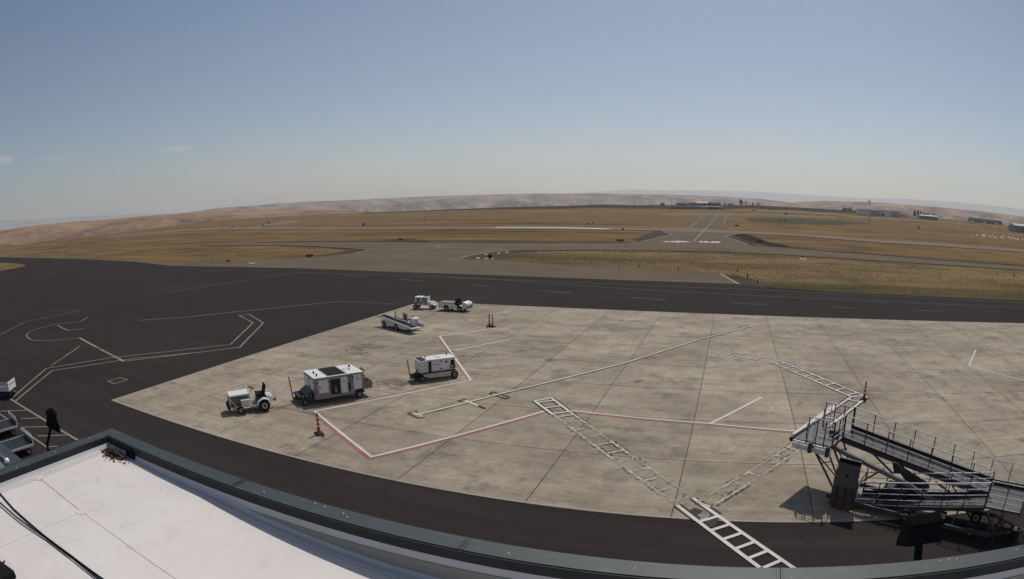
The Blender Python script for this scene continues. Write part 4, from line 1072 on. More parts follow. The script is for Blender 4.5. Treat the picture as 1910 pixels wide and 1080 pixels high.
def roof_sheet(x0, x1, y0, y1, lift=0.0):
    xs = [x0] + [q[0] for q in ROOF if x0 + 0.02 < q[0] < x1 - 0.02] + [x1]
    vs, fs = [], []
    for x in xs:
        vs += [(x, y0, rz(x) + lift), (x, y1, rz(x) + lift), (x, y0, rz(x) + lift - 0.02), (x, y1, rz(x) + lift - 0.02)]
    for k in range(len(xs) - 1):
        a = 4 * k
        fs += [(a, a + 4, a + 5, a + 1), (a, a + 2, a + 6, a + 4), (a + 1, a + 5, a + 7, a + 3)]
    fs += [(0, 1, 3, 2), (len(vs) - 4, len(vs) - 2, len(vs) - 1, len(vs) - 3)]
    m_ = MB()
    m_.add(vs, fs)
    return m_.build('membrane_sheet', 'membrane', term, smooth=False)


g = 0.006
SEAM_Y, SEAM_X = 3.02, -6.83
EDGE = 0.16
roof_sheet(XL + CW + EDGE + g, XR, SEAM_Y + g, YF - CW - EDGE - g)
roof_sheet(XL + CW + 0.02, XL + CW + EDGE - g, YB, YF - CW - EDGE)
roof_sheet(XL + CW + 0.02, XR, YF - CW - EDGE, YF - CW - 0.03, 0.002)
roof_sheet(XL + CW + EDGE + g, SEAM_X - g, 0.2, SEAM_Y - g, -0.002)
roof_sheet(SEAM_X + g, 1.4, 0.2, SEAM_Y - g, 0.002)
roof_sheet(XL + CW + EDGE + g, 1.4, YB, 0.2 - 2 * g, 0.0)
roof_sheet(1.4 + 2 * g, XR, YB, SEAM_Y - g, 0.001)
mb = MB()
vs, fs = [], []
for x in [q[0] for q in ROOF]:
    vs += [(x, YB, rz(x) - 0.03), (x, YF - CW, rz(x) - 0.03)]
mb.add(vs, [(2 * k, 2 * k + 2, 2 * k + 3, 2 * k + 1) for k in range(len(ROOF) - 1)])
mb.build('seam_strip', 'upstand', term, smooth=False)
for x, y in ((SEAM_X, SEAM_Y), (XL + CW + EDGE, SEAM_Y), (-2.62, 4.35)):
    mb = MB()
    mb.cyl((x, y, rz(x) + 0.002), (x, y, rz(x) + 0.005), 0.09, n=20)
    mb.build('seam_patch', 'membrane', term)
# upstand with a rounded cove at its foot
def cove(a0, a1, axis):
    vs, fs = [], []
    xs = ([XL + CW - 0.0] + [q[0] for q in ROOF[1:]]) if axis == 'x' else [YB, YF - CW - 0.02]
    for k, x in enumerate(xs):
        zr = rz(x if axis == 'x' else XL + CW + 0.05)
        pr = [(0.0, ZP - 0.11), (0.004, zr + 0.09), (0.02, zr + 0.035), (0.05, zr + 0.008), (0.10, zr + 0.003)]
        for d, z in pr:
            vs.append((x, YF - CW - 0.004 - d, z) if axis == 'x' else (XL + CW + 0.004 + d, x, z))
    n = 5
    for k in range(len(xs) - 1):
        for j in range(n - 1):
            a = k * n + j
            fs.append((a, a + n, a + n + 1, a + 1))
    m_ = MB()
    m_.add(vs, fs)
    return m_.build('upstand', 'upstand', term)


cove(0, 0, 'x')
cove(0, 0, 'y')
# dark flange below the coping
mb = MB()
mb.box(XL + CW + 0.012, XR, YF - CW - 0.022, YF - CW - 0.006, ZP - 0.13, ZP - 0.012)
mb.box(XL + CW - 0.002, XL + CW + 0.012, YB, YF - CW - 0.008, ZP - 0.13, ZP - 0.012)
mb.build('flange', 'flange', term, smooth=False)
# coping lengths with standing joints
joints = [XL + CW - 0.0, -5.35] + [-5.35 + 3.07 * k for k in range(1, 15)]


def coping(x0, x1, y0, y1):
    m_ = MB()
    m_.box(x0, x1, y0, y1, ZP - 0.03, ZP)
    return m_


m_ = MB()
m_.add([(XL, YF, ZP), (XL, YF - CW, ZP), (XL + CW, YF - CW, ZP), (XL + CW, YF, ZP)] +
       [(XL, YF, ZP - .03), (XL, YF - CW, ZP - .03), (XL + CW, YF - CW, ZP - .03), (XL + CW, YF, ZP - .03)],
       [(0, 1, 2, 3), (4, 7, 6, 5), (0, 3, 7, 4), (0, 4, 5, 1), (1, 5, 6, 2), (2, 6, 7, 3)])
m_.build('coping_corner', 'cap', term, smooth=False)
for a, b in zip(joints, joints[1:]):
    coping(a + 0.004, b - 0.004, YF - CW, YF).build('coping_section', 'cap', term, smooth=False)
    m_ = MB()
    for dx in (-0.03, 0.03):
        m_.box(b + dx - 0.006, b + dx + 0.006, YF - CW - 0.004, YF + 0.006, ZP + 0.001, ZP + 0.008)
    m_.build('joint_rib', 'cap', term, smooth=False)
for k in range(5):
    a, b = YF - CW - 3.5 * k, YF - CW - 3.5 * (k + 1)
    coping(XL, XL + CW, b + 0.004, a - 0.004).build('coping_section', 'cap', term, smooth=False)
m_ = MB()
m_.bar((XL + 0.01, YF - 0.01, ZP + 0.004), (XL + CW - 0.01, YF - CW + 0.01, ZP + 0.004), 0.012, 0.008)
m_.build('joint_rib', 'cap', term, smooth=False)
# outer drip edge of the coping
mb = MB()
mb.box(XL - 0.012, XR, YF + 0.001, YF + 0.013, ZP - 0.22, ZP - 0.001)
mb.box(XL - 0.013, XL - 0.001, YB, YF, ZP - 0.22, ZP - 0.001)
mb.build('fascia', 'cap', term, smooth=False)
scr = None
for x, y in ((-4.9, 4.85), (-4.02, 4.92), (-3.74, 4.89), (-3.66, 4.84), (-4.17, 4.94), (-1.81, 4.82), (2.6, 4.93), (2.72, 4.93), (2.82, 4.92), (3.7, 4.9), (-0.6, 4.85), (0.9, 4.8), (-8.62, 4.4), (-8.58, 3.59), (-8.52, 2.7)):
    if scr is None:
        mb = MB()
        mb.cyl((0, 0, 0), (0, 0, 0.008), 0.012, 0.006, n=8)
        o = mb.build('screw', 'band', term)
        scr = o.data
    else:
        o = link('screw', scr, term)
    o.location = (x, y, ZP)
# lower wing roof on the left, beyond our parapet
mb = MB()
mb.box(-30, XL - 0.03, YW - 0.34, YW, ZP - 0.03, ZP - 0.001)
mb.build('wing_coping', 'cap', term, smooth=False)
mb = MB()
mb.box(-30, XL - 0.03, YB, YW - 0.36, ZP - 0.40, ZP - 0.34)
mb.build('wing_roof', 'membrane', term, smooth=False)
mb = MB()
mb.box(-30, XL - 0.03, YW - 0.362, YW - 0.342, ZP - 0.34, ZP - 0.04)
mb.build('wing_upstand', 'upstand', term, smooth=False)
con = thing('conduit_pipe', 'grey conduit with rounded end cap on the green coping at far left', 'pipe', (0, 0, 0))
mb = MB()
mb.tube([(-30, YW - 0.29, ZP + 0.03), (-8.86, YW - 0.29, ZP + 0.03)], 0.03, 8)
mb.build('pipe', 'grey', con)
mb = MB()
for k in range(5):
    a0, a1 = pi * k / 5 - pi / 2, pi * (k + 1) / 5 - pi / 2
    mb.cyl((-8.82 + 0.05 * sin(a0), YW - 0.29, ZP + 0.035), (-8.82 + 0.05 * sin(a1), YW - 0.29, ZP + 0.035), max(0.004, 0.052 * cos(a0)), max(0.004, 0.052 * cos(a1)), 12)
mb.build('end_cap', 'galv', con)

# heap of dirt in the roof corner and what has blown off it
rnd = random.Random(5)
vs_mb = MB()
def clod(mb_, c, s):
    p = [Vector((rnd.uniform(-1, 1), rnd.uniform(-1, 1), rnd.uniform(-.2, .8))) * s + Vector(c) for _ in range(5)]
    mb_.add(p, [(0, 1, 2), (0, 2, 3), (0, 3, 4), (1, 2, 4), (2, 3, 4), (0, 1, 4)])
for k in range(420):
    a, d = rnd.uniform(0, 2 * pi), abs(rnd.gauss(0, 0.42))
    x = -8.08 + cos(a) * d * 0.50
    y = 4.56 + sin(a) * d * 0.20
    x = max(XL + CW + 0.03, x)
    y = min(YF - CW - 0.03, y)
    hgt = max(0, 0.10 * (1 - d / 0.6))
    clod(vs_mb, (x, y, rz(x) + hgt * rnd.random()), rnd.uniform(0.012, 0.05))
for k in range(90):
    x = rnd.uniform(-8.3, -6.2) if k % 2 else rnd.gauss(-7.8, 0.4)
    y = 4.5 - abs(rnd.gauss(0, 0.6))
    clod(vs_mb, (max(-8.42, x), y, rz(x)), rnd.uniform(0.004, 0.012))
o = vs_mb.build('dirt_debris', 'debris', smooth=False)
o['kind'] = 'stuff'
mb = MB()
mb.cyl((-7.74, YF - CW - 0.03, 8.14), (-7.74, YF - CW - 0.06, 8.14), 0.12, 0.13, 16)
tag(mb.build('scupper_flap', 'blackp'), 'round black drain flap beside the dirt heap in the roof corner', 'drain flap')

for name_lab, pts, r in (
        ('thick black cable crossing the white roof toward the bottom edge', [(-9.2, 2.42), (-8.36, 2.14), (-7.61, 2.13), (-6.65, 2.19), (-6.0, 2.25), (-5.2, 2.33), (-4.3, 2.30)], 0.013),
        ('thin black cable running beside the thick one from the left parapet', [(-9.2, 2.06), (-8.08, 2.01), (-7.39, 2.07), (-6.57, 2.185), (-6.1, 2.225), (-5.2, 2.29), (-4.3, 2.26)], 0.008),
        ('thinnest black cable of the bundle, lowest where it enters at left', [(-9.2, 1.98), (-7.96, 1.96), (-7.21, 2.04), (-6.5, 2.16), (-6.0, 2.20), (-5.2, 2.26), (-4.3, 2.23)], 0.006)):
    mb = MB()
    mb.tube([(x, y, (rz(x) if x > -8.5 else 8.35) + r + 0.004) for x, y in pts if x > -8.42], r, 6)
    tag(mb.build('roof_cable', 'blackp'), name_lab, 'cable')
jb = thing('junction_box', 'black box with a white label on the roof at the bottom left corner', 'junction box', (-6.30, 1.10, rz(-6.3)), radians(12))
mb = MB()
mb.box(-0.55, 0.30, -0.34, 0.20, 0, 0.10)
mb.build('housing', 'blackp', jb, bevel=0.012)
mb = MB()
mb.box(-0.3, 0.05, -0.14, 0.09, 0.101, 0.104)
mb.build('label_plate', 'band', jb)
mb = MB()
mb.cyl((-0.02, 0.19, 0.05), (-0.02, 0.26, 0.07), 0.012, n=8)
mb.build('gland', 'blackp', jb)


def floodlight(label, loc, rz_, wall):
    t = thing('floodlight', label, 'floodlight', loc, rz_, 'floodlights on the terminal wall')
    b = MB()
    b.prism([(-0.19, -0.02), (0.17, -0.20), (0.20, -0.14), (0.16, 0.10), (0.06, 0.20), (-0.10, 0.17)], -0.27, 0.27)
    b.build('housing', 'blackp', t, bevel=0.01)
    for k in range(13):
        y = -0.25 + 0.5 * k / 12
        f = MB()
        f.prism([(-0.13, 0.168), (0.06, 0.20), (0.16, 0.10), (0.185, 0.115), (0.075, 0.245), (-0.12, 0.215)], y - 0.006, y + 0.006)
        f.build('cooling_fin', 'blackp', t, smooth=False)
    a = MB()
    a.bar((-0.02, 0.02, -0.02), (-0.30, 0.02, -0.42), 0.10, 0.07)
    a.build('arm', 'blackp', t)
    p = MB()
    p.bar((-0.30, 0.02, -0.36), (-0.30, 0.02, -1.1), 0.07)
    p.build('bracket', 'blackp', t)
    return t


fr_l = floodlight('finned black floodlight in front of the parapet below the boarding ramp', (2.58, 5.72, 8.18), radians(97), None)
fr_l.scale = (1.0, 0.84, 1.0)
fl = floodlight('black floodlight on a thin stem beside the left roof corner', (-9.5, 4.06, 8.46), radians(62), None)
fl.scale = (0.72, 0.34, 0.92)

def fit_scale(root, sx, sy, sz):
    """final proportions of a cart; its wheels stay round"""
    root.scale = (sx, sy, sz)
    for ch in root.children:
        if ch.name.startswith('wheel') and 'arch' not in ch.name:
            ch.scale = (1, 1, sx / sz)


# ------------------------------------------------------------------ white tow tractor
t = thing('tow_tractor', 'white open tow tractor with black seat and bare engine bay, leftmost vehicle on the concrete', 'tow tractor', (-25.55, 26.47, ZG), radians(232.5))
b = MB()
b.box(-0.35, 2.18, -0.34, 0.34, 0.34, 0.46)
b.build('chassis', 'wdirty', t, bevel=0.01)
b = MB()
b.box(0.98, 2.2, -0.40, 0.40, 0.62, 1.08)
b.build('engine_block', 'grey', t, bevel=0.02)
b = MB()
b.prism([(0.90, 1.10), (2.24, 1.06), (2.26, 1.16), (0.90, 1.22)], -0.47, 0.47)
hd = b.build('hood', 'wclean', t, bevel=0.015)
b = MB()
b.box(1.15, 1.9, 0.472, 0.482, 0.99, 1.07)
b.build('name_strip', 'bluegrey', hd)
b = MB()
b.box(2.20, 2.27, -0.47, 0.47, 0.36, 1.15)
fp = b.build('front_panel', 'wpaint', t, bevel=0.01)
b = MB()
b.box(2.272, 2.285, -0.25, 0.25, 0.62, 1.05)
b.build('grille', 'dark', fp)
b = MB()
b.prism([(2.26, 0.22), (2.44, 0.30), (2.44, 0.50), (2.26, 0.62)], -0.50, 0.50)
b.build('bumper', 'rubber', t, bevel=0.03)
for s in (-1, 1):
    b = MB()
    b.bar((2.22, s * 0.48, 0.95), (1.82, s * 0.48, 0.42), 0.06, 0.06)
    b.bar((1.82, s * 0.48, 0.44), (0.4, s * 0.48, 0.44), 0.06, 0.05)
    b.build('side_brace', 'wpaint', t)
b = MB()
b.box(0.98, 1.52, 0.40, 0.70, 0.55, 0.86)
tb = b.build('toolbox', 'wpaint', t, bevel=0.012)
b = MB()
b.box(0.97, 1.53, 0.39, 0.71, 0.862, 0.882)
b.build('lid', 'wclean', tb)
b = MB()
b.box(0.30, 0.95, -0.50, 0.62, 0.38, 0.42)
b.build('footplate', 'wdirty', t)
b = MB()
b.bar((0.84, 0.62, 0.42), (0.45, 0.62, 0.30), 0.05)
b.build('step', 'wdirty', t)
b = MB()
b.box(-0.25, 0.38, -0.38, 0.38, 0.46, 0.92)
b.build('seat_box', 'dark', t, bevel=0.02)
b = MB()
b.prism([(-0.14, 0.93), (0.42, 0.97), (0.42, 1.06), (-0.14, 1.02)], -0.34, 0.34)
b.build('seat_cushion', 'blackp', t, bevel=0.02)
b = MB()
b.prism([(-0.14, 1.0), (-0.06, 1.0), (-0.20, 1.56), (-0.29, 1.54)], -0.34, 0.34)
b.build('backrest', 'blackp', t, bevel=0.02)
b = MB()
b.box(0.86, 0.95, -0.40, 0.40, 0.46, 1.10)
b.build('dashboard', 'wpaint', t, bevel=0.01)
b = MB()
b.tube([(0.9, 0, 0.8), (0.66, 0, 1.34)], 0.035, 8)
col = b.build('steering_column', 'wclean', t)
b = MB()
b.ring((0.64, 0, 1.38), (-0.42, 0, 0.9), 0.21, 0.018, 18)
b.tube([(0.64 - 0.19, 0, 1.29), (0.64 + 0.19, 0, 1.47)], 0.012)
b.build('steering_wheel', 'blackp', col)
for s in (-1, 1):
    wheel(t, 0.0, s * 0.55, 0.37, 0.24, 0.22)
    wheel(t, 1.60, s * 0.52, 0.235, 0.16, 0.14)
    pr = []
    for k in range(10):
        a = radians(8 + 164 * k / 9)
        pr.append((0.47 * cos(a), 0.36 + 0.47 * sin(a)))
    pr2 = [(x * 0.93, 0.36 + (z - 0.36) * 0.93) for x, z in reversed(pr)]
    b = MB()
    b.prism(pr + pr2, s * 0.55 - 0.17, s * 0.55 + 0.17)
    b.build('fender', 'wclean', t)
b = MB()
b.box(-0.62, -0.26, -0.38, 0.38, 0.55, 0.86)
b.build('rear_deck', 'wclean', t, bevel=0.02)
b = MB()
b.cyl((-0.4, 0.30, 0.86), (-0.4, 0.30, 0.96), 0.05, n=10)
b.build('tail_lamp', 'wclean', t)
b = MB()
b.bar((-0.62, 0, 0.5), (-0.86, 0, 0.46), 0.10)
b.box(-0.92, -0.80, -0.06, 0.06, 0.38, 0.62)
b.build('tow_hitch', 'wdirty', t)
b = MB()
b.tube([(-0.84, 0.02, 0.6), (-0.84, 0.02, 0.98)], 0.012)
b.ring((-0.84, 0.02, 1.06), (0.5, 1, 0), 0.085, 0.010, 14)
b.build('hitch_pin', 'grey', t)

fit_scale(t, 0.965, 1.12, 0.985)

# ------------------------------------------------------------------ large white ground cart with grille in its roof
t = thing('air_conditioning_cart', 'long boxy white ground cart with dark roof grille and yellow hose behind', 'ground cart', (-22.90, 30.54, ZG), radians(236.2))
LX, WY, Z0, Z1 = 1.65, 1.13, 0.28, 1.44
b = MB()
b.box(-LX, LX, -WY, WY, 0.62, Z1 - 0.03)
body = b.build('body', 'wdirty', t, bevel=0.012)
b = MB()
b.box(-LX, LX, -WY + 0.01, WY - 0.01, Z0, 0.618)
b.build('skirt', 'wdirty', t, bevel=0.012)
b = MB()
b.box(-LX - 0.02, LX + 0.02, -WY - 0.02, WY + 0.02, Z1 - 0.028, Z1)
rf = b.build('roof', 'wclean', t, bevel=0.006)
b = MB()
b.box(-0.50, 0.66, -1.02, 1.00, Z1 + 0.002, Z1 + 0.02)
b.build('grille_frame', 'dark', rf)
for k in range(12):
    b = MB()
    y = -0.95 + 1.9 * k / 11
    b.box(-0.48, 0.64, y - 0.03, y + 0.02, Z1 + 0.022, Z1 + 0.035)
    b.build('louver', 'dark', rf)
for x in (0.72, -0.56):
    b = MB()
    b.box(x - 0.02, x + 0.02, -WY, WY, Z1 + 0.002, Z1 + 0.014)
    b.build('roof_seam', 'wdirty', rf)
for x, y in ((1.28, -0.05), (1.30, 0.62), (-1.35, -0.45)):
    b = MB()
    b.cyl((x, y, Z1 + 0.001), (x, y, Z1 + 0.10), 0.05, 0.045, 10)
    b.tube([(x, y, Z1 + 0.1), (x + 0.09, y + 0.02, Z1 + 0.11)], 0.03)
    b.build('exhaust_cap', 'blackp', rf)
b = MB()
b.cyl((-1.38, -0.62, Z1 + 0.001), (-1.38, -0.62, Z1 + 0.09), 0.055, 0.05, 10)
b.build('beacon', 'band', rf)
b = MB()      # outlined emblem lying on the roof
ol = [(-0.68, 0.10), (-0.74, -0.20), (-0.98, -0.30), (-1.16, -0.16), (-1.14, 0.14), (-1.02, 0.30)]
for p0, p1 in zip(ol, ol[1:]):
    b.bar((p0[0], p0[1], Z1 + 0.004), (p1[0], p1[1], Z1 + 0.004), 0.055, 0.006)
b.bar((-0.62, 0.28, Z1 + 0.004), (-1.02, 0.30, Z1 + 0.004), 0.055, 0.006)
b.bar((-1.02, 0.02, Z1 + 0.004), (-1.24, -0.05, Z1 + 0.004), 0.05, 0.006)
b.build('roof_emblem', 'grey', rf)


def door(par, x0, x1, z0, z1, y, m='wclean', th=0.03, knobs=True, name='door'):
    b_ = MB()
    s = 1 if y > 0 else -1
    b_.box(min(x0, x1), max(x0, x1), y, y + s * th, z0, z1)
    o_ = b_.build(name, m, par, bevel=0.008)
    if knobs:
        for xx, zz in ((x0, z0 + 0.12), (x0, z1 - 0.12), (x1, z0 + 0.14), (x1, z1 - 0.1)):
            k_ = MB()
            k_.box(xx - 0.025, xx + 0.025, y + s * th * 0.3, y + s * (th + 0.02), zz - 0.035, zz + 0.035)
            k_.build('latch', 'blackp', o_)
    return o_


yy = WY
dl = door(t, 1.44, 0.74, 0.60, 1.30, yy)
b = MB()
b.cyl((1.32, yy + 0.03, 0.92), (1.32, yy + 0.045, 0.92), 0.05, n=12)
b.build('filler_cap', 'dark', dl)
door(t, 0.60, -0.04, 0.44, 1.26, yy, 'dark', 0.012, False, 'equipment_bay')
b = MB()
b.box(0.18, 0.34, yy + 0.014, yy + 0.04, 0.55, 0.85)
b.build('bay_fitting', 'grey', t)
dp = door(t, -0.08, -0.52, 0.46, 1.30, yy + 0.02, 'wclean', 0.06, False)
lettering('lettering', 'GPU', 0.09, 'decal', dp, Matrix.Translation((-0.30, yy + 0.083, 1.08)) @ Matrix.Rotation(pi, 4, 'Z') @ Matrix.Rotation(pi / 2, 4, 'X'))
door(t, -0.74, -0.88, 0.98, 1.32, yy, 'blackp', 0.015, False, 'gauge_panel')
for k in range(3):
    b = MB()
    b.cyl((-0.81, yy + 0.016, 1.05 + 0.10 * k), (-0.81, yy + 0.022, 1.05 + 0.10 * k), 0.035, n=10)
    b.build('gauge', 'band', t)
door(t, -0.60, -0.76, 0.56, 0.95, yy, 'dark', 0.012, False, 'control_panel')
dr = door(t, -0.95, -1.52, 0.54, 1.33, yy)
Mt = Matrix.Rotation(pi, 4, 'Z') @ Matrix.Rotation(pi / 2, 4, 'X')
lettering('lettering', 'TLD', 0.10, 'decal', dr, Matrix.Translation((-1.20, yy + 0.033, 1.22)) @ Mt)
lettering('lettering', 'Hobart', 0.13, 'decal', dr, Matrix.Translation((-1.22, yy + 0.033, 1.08)) @ Mt, 0.003, 0.4)
for y0, y1 in ((0.15, 1.02), (-1.02, -0.02)):
    b = MB()
    b.box(LX, LX + 0.03, y0, y1, 0.70, 1.32)
    d = b.build('front_door', 'wclean', t, bevel=0.008)
    for zz in (0.78, 1.22):
        k_ = MB()
        k_.box(LX + 0.01, LX + 0.05, y1 - 0.04, y1 + 0.02, zz - 0.04, zz + 0.04)
        k_.build('latch', 'blackp', d)
b = MB()
b.prism([(LX + 0.04, 0.50), (LX + 0.04, 0.74), (2.15, 0.50), (2.15, 0.45), (LX + 0.04, 0.45)], -0.75, 0.72)
b.build('front_cover', 'bluegrey', t)
for k in range(7):
    b = MB()
    x = LX + 0.05 + 0.125 * k
    b.box(x, x + 0.125, 0.82, 0.86, 0.44, 0.53)
    b.build('hazard_stripe', 'yellowp' if k % 2 else 'blackp', t)
b = MB()
b.box(1.66, 2.6, -0.8, 0.81, 0.36, 0.44)
b.build('front_frame', 'dark', t)
for s in (-1, 1):
    wheel(t, 2.28, s * 0.80, 0.20, 0.14, 0.12, 'wdirty')
    wheel(t, -1.33, s * 1.0, 0.22, 0.16, 0.13, 'rim')
    b = MB()
    b.prism([(-1.68, 0.30), (-1.62, 0.46), (-1.5, 0.52), (-1.16, 0.52), (-1.04, 0.46), (-0.98, 0.30)], s * 1.12 - 0.03, s * 1.12 + 0.03)
    b.build('wheel_arch', 'dark', t)
b = MB()
b.bar((2.62, 0.1, 0.30), (2.85, 0.1, 0.28), 0.12)
b.build('hitch', 'dark', t)
b = MB()
b.bar((2.86, 0.1, 0.24), (3.02, 0.1, 1.50), 0.09, 0.07)
b.build('tow_bar', 'yellowp', t)
b = MB()
b.box(-2.25, -LX - 0.01, -0.6, WY - 0.05, 0.46, 0.50)
b.box(-2.25, -2.21, -0.6, WY - 0.05, 0.46, 0.86)
b.box(-2.25, -LX - 0.01, WY - 0.09, WY - 0.05, 0.46, 0.86)
b.box(-2.25, -LX - 0.01, -0.6, -0.56, 0.46, 0.86)
b.build('hose_basket', 'grey', t)
b = MB()
for k in range(3):
    b.ring((-1.92, 0.25, 1.0 + 0.08 * k), (0.95, 0.1, 0.35 - 0.1 * k), 0.34 - 0.03 * k, 0.06, 20, 8, 0.2, 5.6)
b.build('hose', 'hose', t)

fit_scale(t, 0.99, 0.963, 1.161)

# ------------------------------------------------------------------ smaller ground power unit on a beige trailer
t = thing('ground_power_cart', 'shorter white generator cart on a beige trailer inside the red and white corner line', 'generator cart', (-19.06, 36.99, ZG), radians(228.1))
b = MB()
b.box(-1.24, 1.12, -0.60, 0.60, 0.56, 1.32)
body = b.build('body', 'wpaint', t, bevel=0.03)
b = MB()
b.prism([(-1.28, 1.322), (0.62, 1.322), (0.62, 1.38), (-1.24, 1.38), (-1.30, 1.34)], -0.63, 0.63)
rf = b.build('roof', 'wclean', t, bevel=0.02)
b = MB()
b.box(0.64, 1.14, -0.62, 0.62, 1.322, 1.34)
b.build('front_rim', 'wclean', t)
b = MB()
b.box(0.70, 1.06, -0.48, 0.50, 1.342, 1.40)
b.build('radiator_grille', 'dark', t, bevel=0.02)
for x, y in ((0.50, -0.25), (-0.98, -0.35)):
    b = MB()
    b.cyl((x, y, 1.381), (x, y, 1.50), 0.045, 0.04, 10)
    b.build('exhaust_cap', 'blackp', rf)
b = MB()
b.bar((-0.12, 0.26, 1.384), (-0.12, -0.30, 1.384), 0.06, 0.006)
b.bar((-0.12, 0.26, 1.384), (-0.36, 0.24, 1.384), 0.06, 0.006)
b.bar((-0.30, -0.02, 1.384), (-0.44, -0.06, 1.384), 0.07, 0.006)
b.bar((-0.24, -0.30, 1.384), (-0.30, -0.34, 1.384), 0.07, 0.006)
b.build('roof_emblem', 'grey', rf)
y = 0.60
door(t, 0.56, 0.36, 0.58, 1.28, y, 'dark', 0.012, False, 'air_intake')
d1 = door(t, 0.30, -0.28, 0.68, 1.25, y, 'wclean', 0.02, False)
lettering('lettering', 'Hobart', 0.15, 'decal', d1, Matrix.Translation((0.02, y + 0.023, 1.02)) @ Mt, 0.003, 0.4)
d2 = door(t, -0.30, -0.86, 0.68, 1.25, y, 'wclean', 0.02, False)
b = MB()
b.box(-0.72, -0.56, y + 0.022, y + 0.026, 1.06, 1.20)
b.build('warning_label', 'redp', d2)
for zz in (0.72, 1.20):
    b = MB()
    b.box(-0.34, -0.24, y + 0.01, y + 0.04, zz - 0.04, zz + 0.04)
    b.build('latch', 'blackp', d1)
door(t, -0.94, -1.18, 0.92, 1.22, y, 'blackp', 0.015, False, 'control_panel')
b = MB()
b.ring((-1.02, y + 0.04, 0.78), (0, 1, 0), 0.12, 0.03, 16)
b.tube([(-1.16, y + 0.05, 0.95), (-1.22, y + 0.06, 0.78), (-1.1, y + 0.05, 0.64)], 0.03)
b.build('output_cable', 'dark', t)
b = MB()
b.box(-1.28, 0.98, -0.66, 0.70, 0.51, 0.555)
b.build('deck_edge', 'kick', t)
b = MB()
b.prism([(0.96, 0.46), (0.55, 0.22), (-0.80, 0.22), (-0.86, 0.40), (-1.36, 0.42), (-1.36, 0.505), (0.96, 0.505)], 0.64, 0.76)
b.prism([(0.96, 0.46), (0.55, 0.22), (-0.80, 0.22), (-0.86, 0.40), (-1.36, 0.42), (-1.36, 0.505), (0.96, 0.505)], -0.76, -0.64)
b.box(-1.36, 0.9, -0.64, 0.64, 0.34, 0.505)
b.build('trailer_frame', 'beige', t)
for s in (-1, 1):
    wheel(t, -1.10, s * 0.80, 0.25, 0.18, 0.15, 'wdirty')
    wheel(t, 1.02, s * 0.62, 0.19, 0.14, 0.11, 'wdirty')
b = MB()
b.box(0.9, 1.5, -0.42, 0.42, 0.24, 0.40)
b.bar((1.3, 0, 0.4), (1.1, 0, 0.72), 0.08)
b.build('axle_frame', 'dark', t)
b = MB()
b.bar((1.62, 0.10, 0.16), (1.80, 0.12, 1.46), 0.08, 0.06)
b.build('tow_bar', 'yellowp', t)
b = MB()
b.bar((1.5, 0.1, 0.24), (1.64, 0.1, 0.2), 0.1)
b.build('hitch', 'dark', t)

fit_scale(t, 1.08, 0.89, 1.05)

# ------------------------------------------------------------------ belt loader
t = thing('belt_loader', 'white belt loader with a black sloping conveyor and windscreen', 'belt loader', (-30.55, 52.05, ZG), radians(-27))
b = MB()      # body side with wheel openings (near side is the right hand side)
for y0, y1 in ((-0.98, -0.92), (0.92, 0.98)):
    def arch(cx, r=0.40):
        return [(cx - r * cos(pi * k / 8), 0.30 + r * sin(pi * k / 8)) for k in range(9)]
    prof = [(-1.65, 0.30)] + [(-1.65, 0.30)] * 0 + arch(-1.1) + arch(1.1) + [(2.7, 0.30), (3.0, 0.40), (3.0, 0.62), (1.6, 0.60), (1.2, 0.74), (-1.55, 0.76), (-1.65, 0.70)]
    b.prism(prof, y0, y1)
b.build('body_side', 'wpaint', t)
b = MB()
b.box(-1.6, 2.5, -0.88, 0.88, 0.40, 0.58)
b.build('chassis', 'dark', t)
for s in (-1, 1):
    wheel(t, -1.1, s * 0.92, 0.32, 0.20, 0.19)
    wheel(t, 1.1, s * 0.92, 0.32, 0.20, 0.19)


def boom_z(x):
    return 0.98 - 0.078 * (x + 2.2)


bm = MB()
for y in (-0.94, -0.12):
    bm.bar((-2.15, y, boom_z(-2.15) + 0.02), (3.5, y, boom_z(3.5) + 0.02), 0.07, 0.17)
bo = bm.build('conveyor_frame', 'wclean', t)
b = MB()
b.bar((-2.0, -0.53, boom_z(-2.0) + 0.10), (3.55, -0.53, boom_z(3.55) + 0.10), 0.74, 0.03)
b.build('belt', 'blackp', bo)
b = MB()
b.cyl((3.72, -1.02, boom_z(3.72) + 0.0), (3.72, 0.0, boom_z(3.72) + 0.0), 0.09, n=12)
b.build('front_bumper', 'band', bo)
b = MB()
b.cyl((-2.2, -1.06, boom_z(-2.2) + 0.04), (-2.2, -0.06, boom_z(-2.2) + 0.04), 0.055, n=10)
b.build('end_roller', 'wdirty', bo)
b = MB()
b.box(2.2, 2.98, -0.88, -0.1, 0.32, 0.50)
b.build('front_fairing', 'wpaint', t, bevel=0.02)
b = MB()
b.prism([(0.15, 0.70), (2.45, 0.66), (2.52, 0.58), (2.52, 0.40), (0.15, 0.42)], 0.06, 0.88)
b.build('cab_tub', 'wdirty', t)
b = MB()
b.prism([(1.70, 0.74), (2.50, 0.72), (2.30, 1.16), (1.95, 1.22)], 0.14, 0.84)
cs = b.build('console', 'wclean', t, bevel=0.015)
for z in (0.84, 0.94, 1.04):
    b = MB()
    xx = 2.50 - (z - 0.72) * 0.4545 + 0.006
    b.bar((xx, 0.26, z), (xx, 0.72, z), 0.02, 0.03)
    b.build('vent_slot', 'dark', cs)
b = MB()
b.ring((1.86, 0.48, 1.28), (-0.4, 0, 0.9), 0.17, 0.016, 16)
b.tube([(1.86, 0.48, 1.26), (1.98, 0.48, 1.1)], 0.02)
b.build('steering_wheel', 'blackp', cs)
b = MB()      # tubular frame with pane standing beside the belt
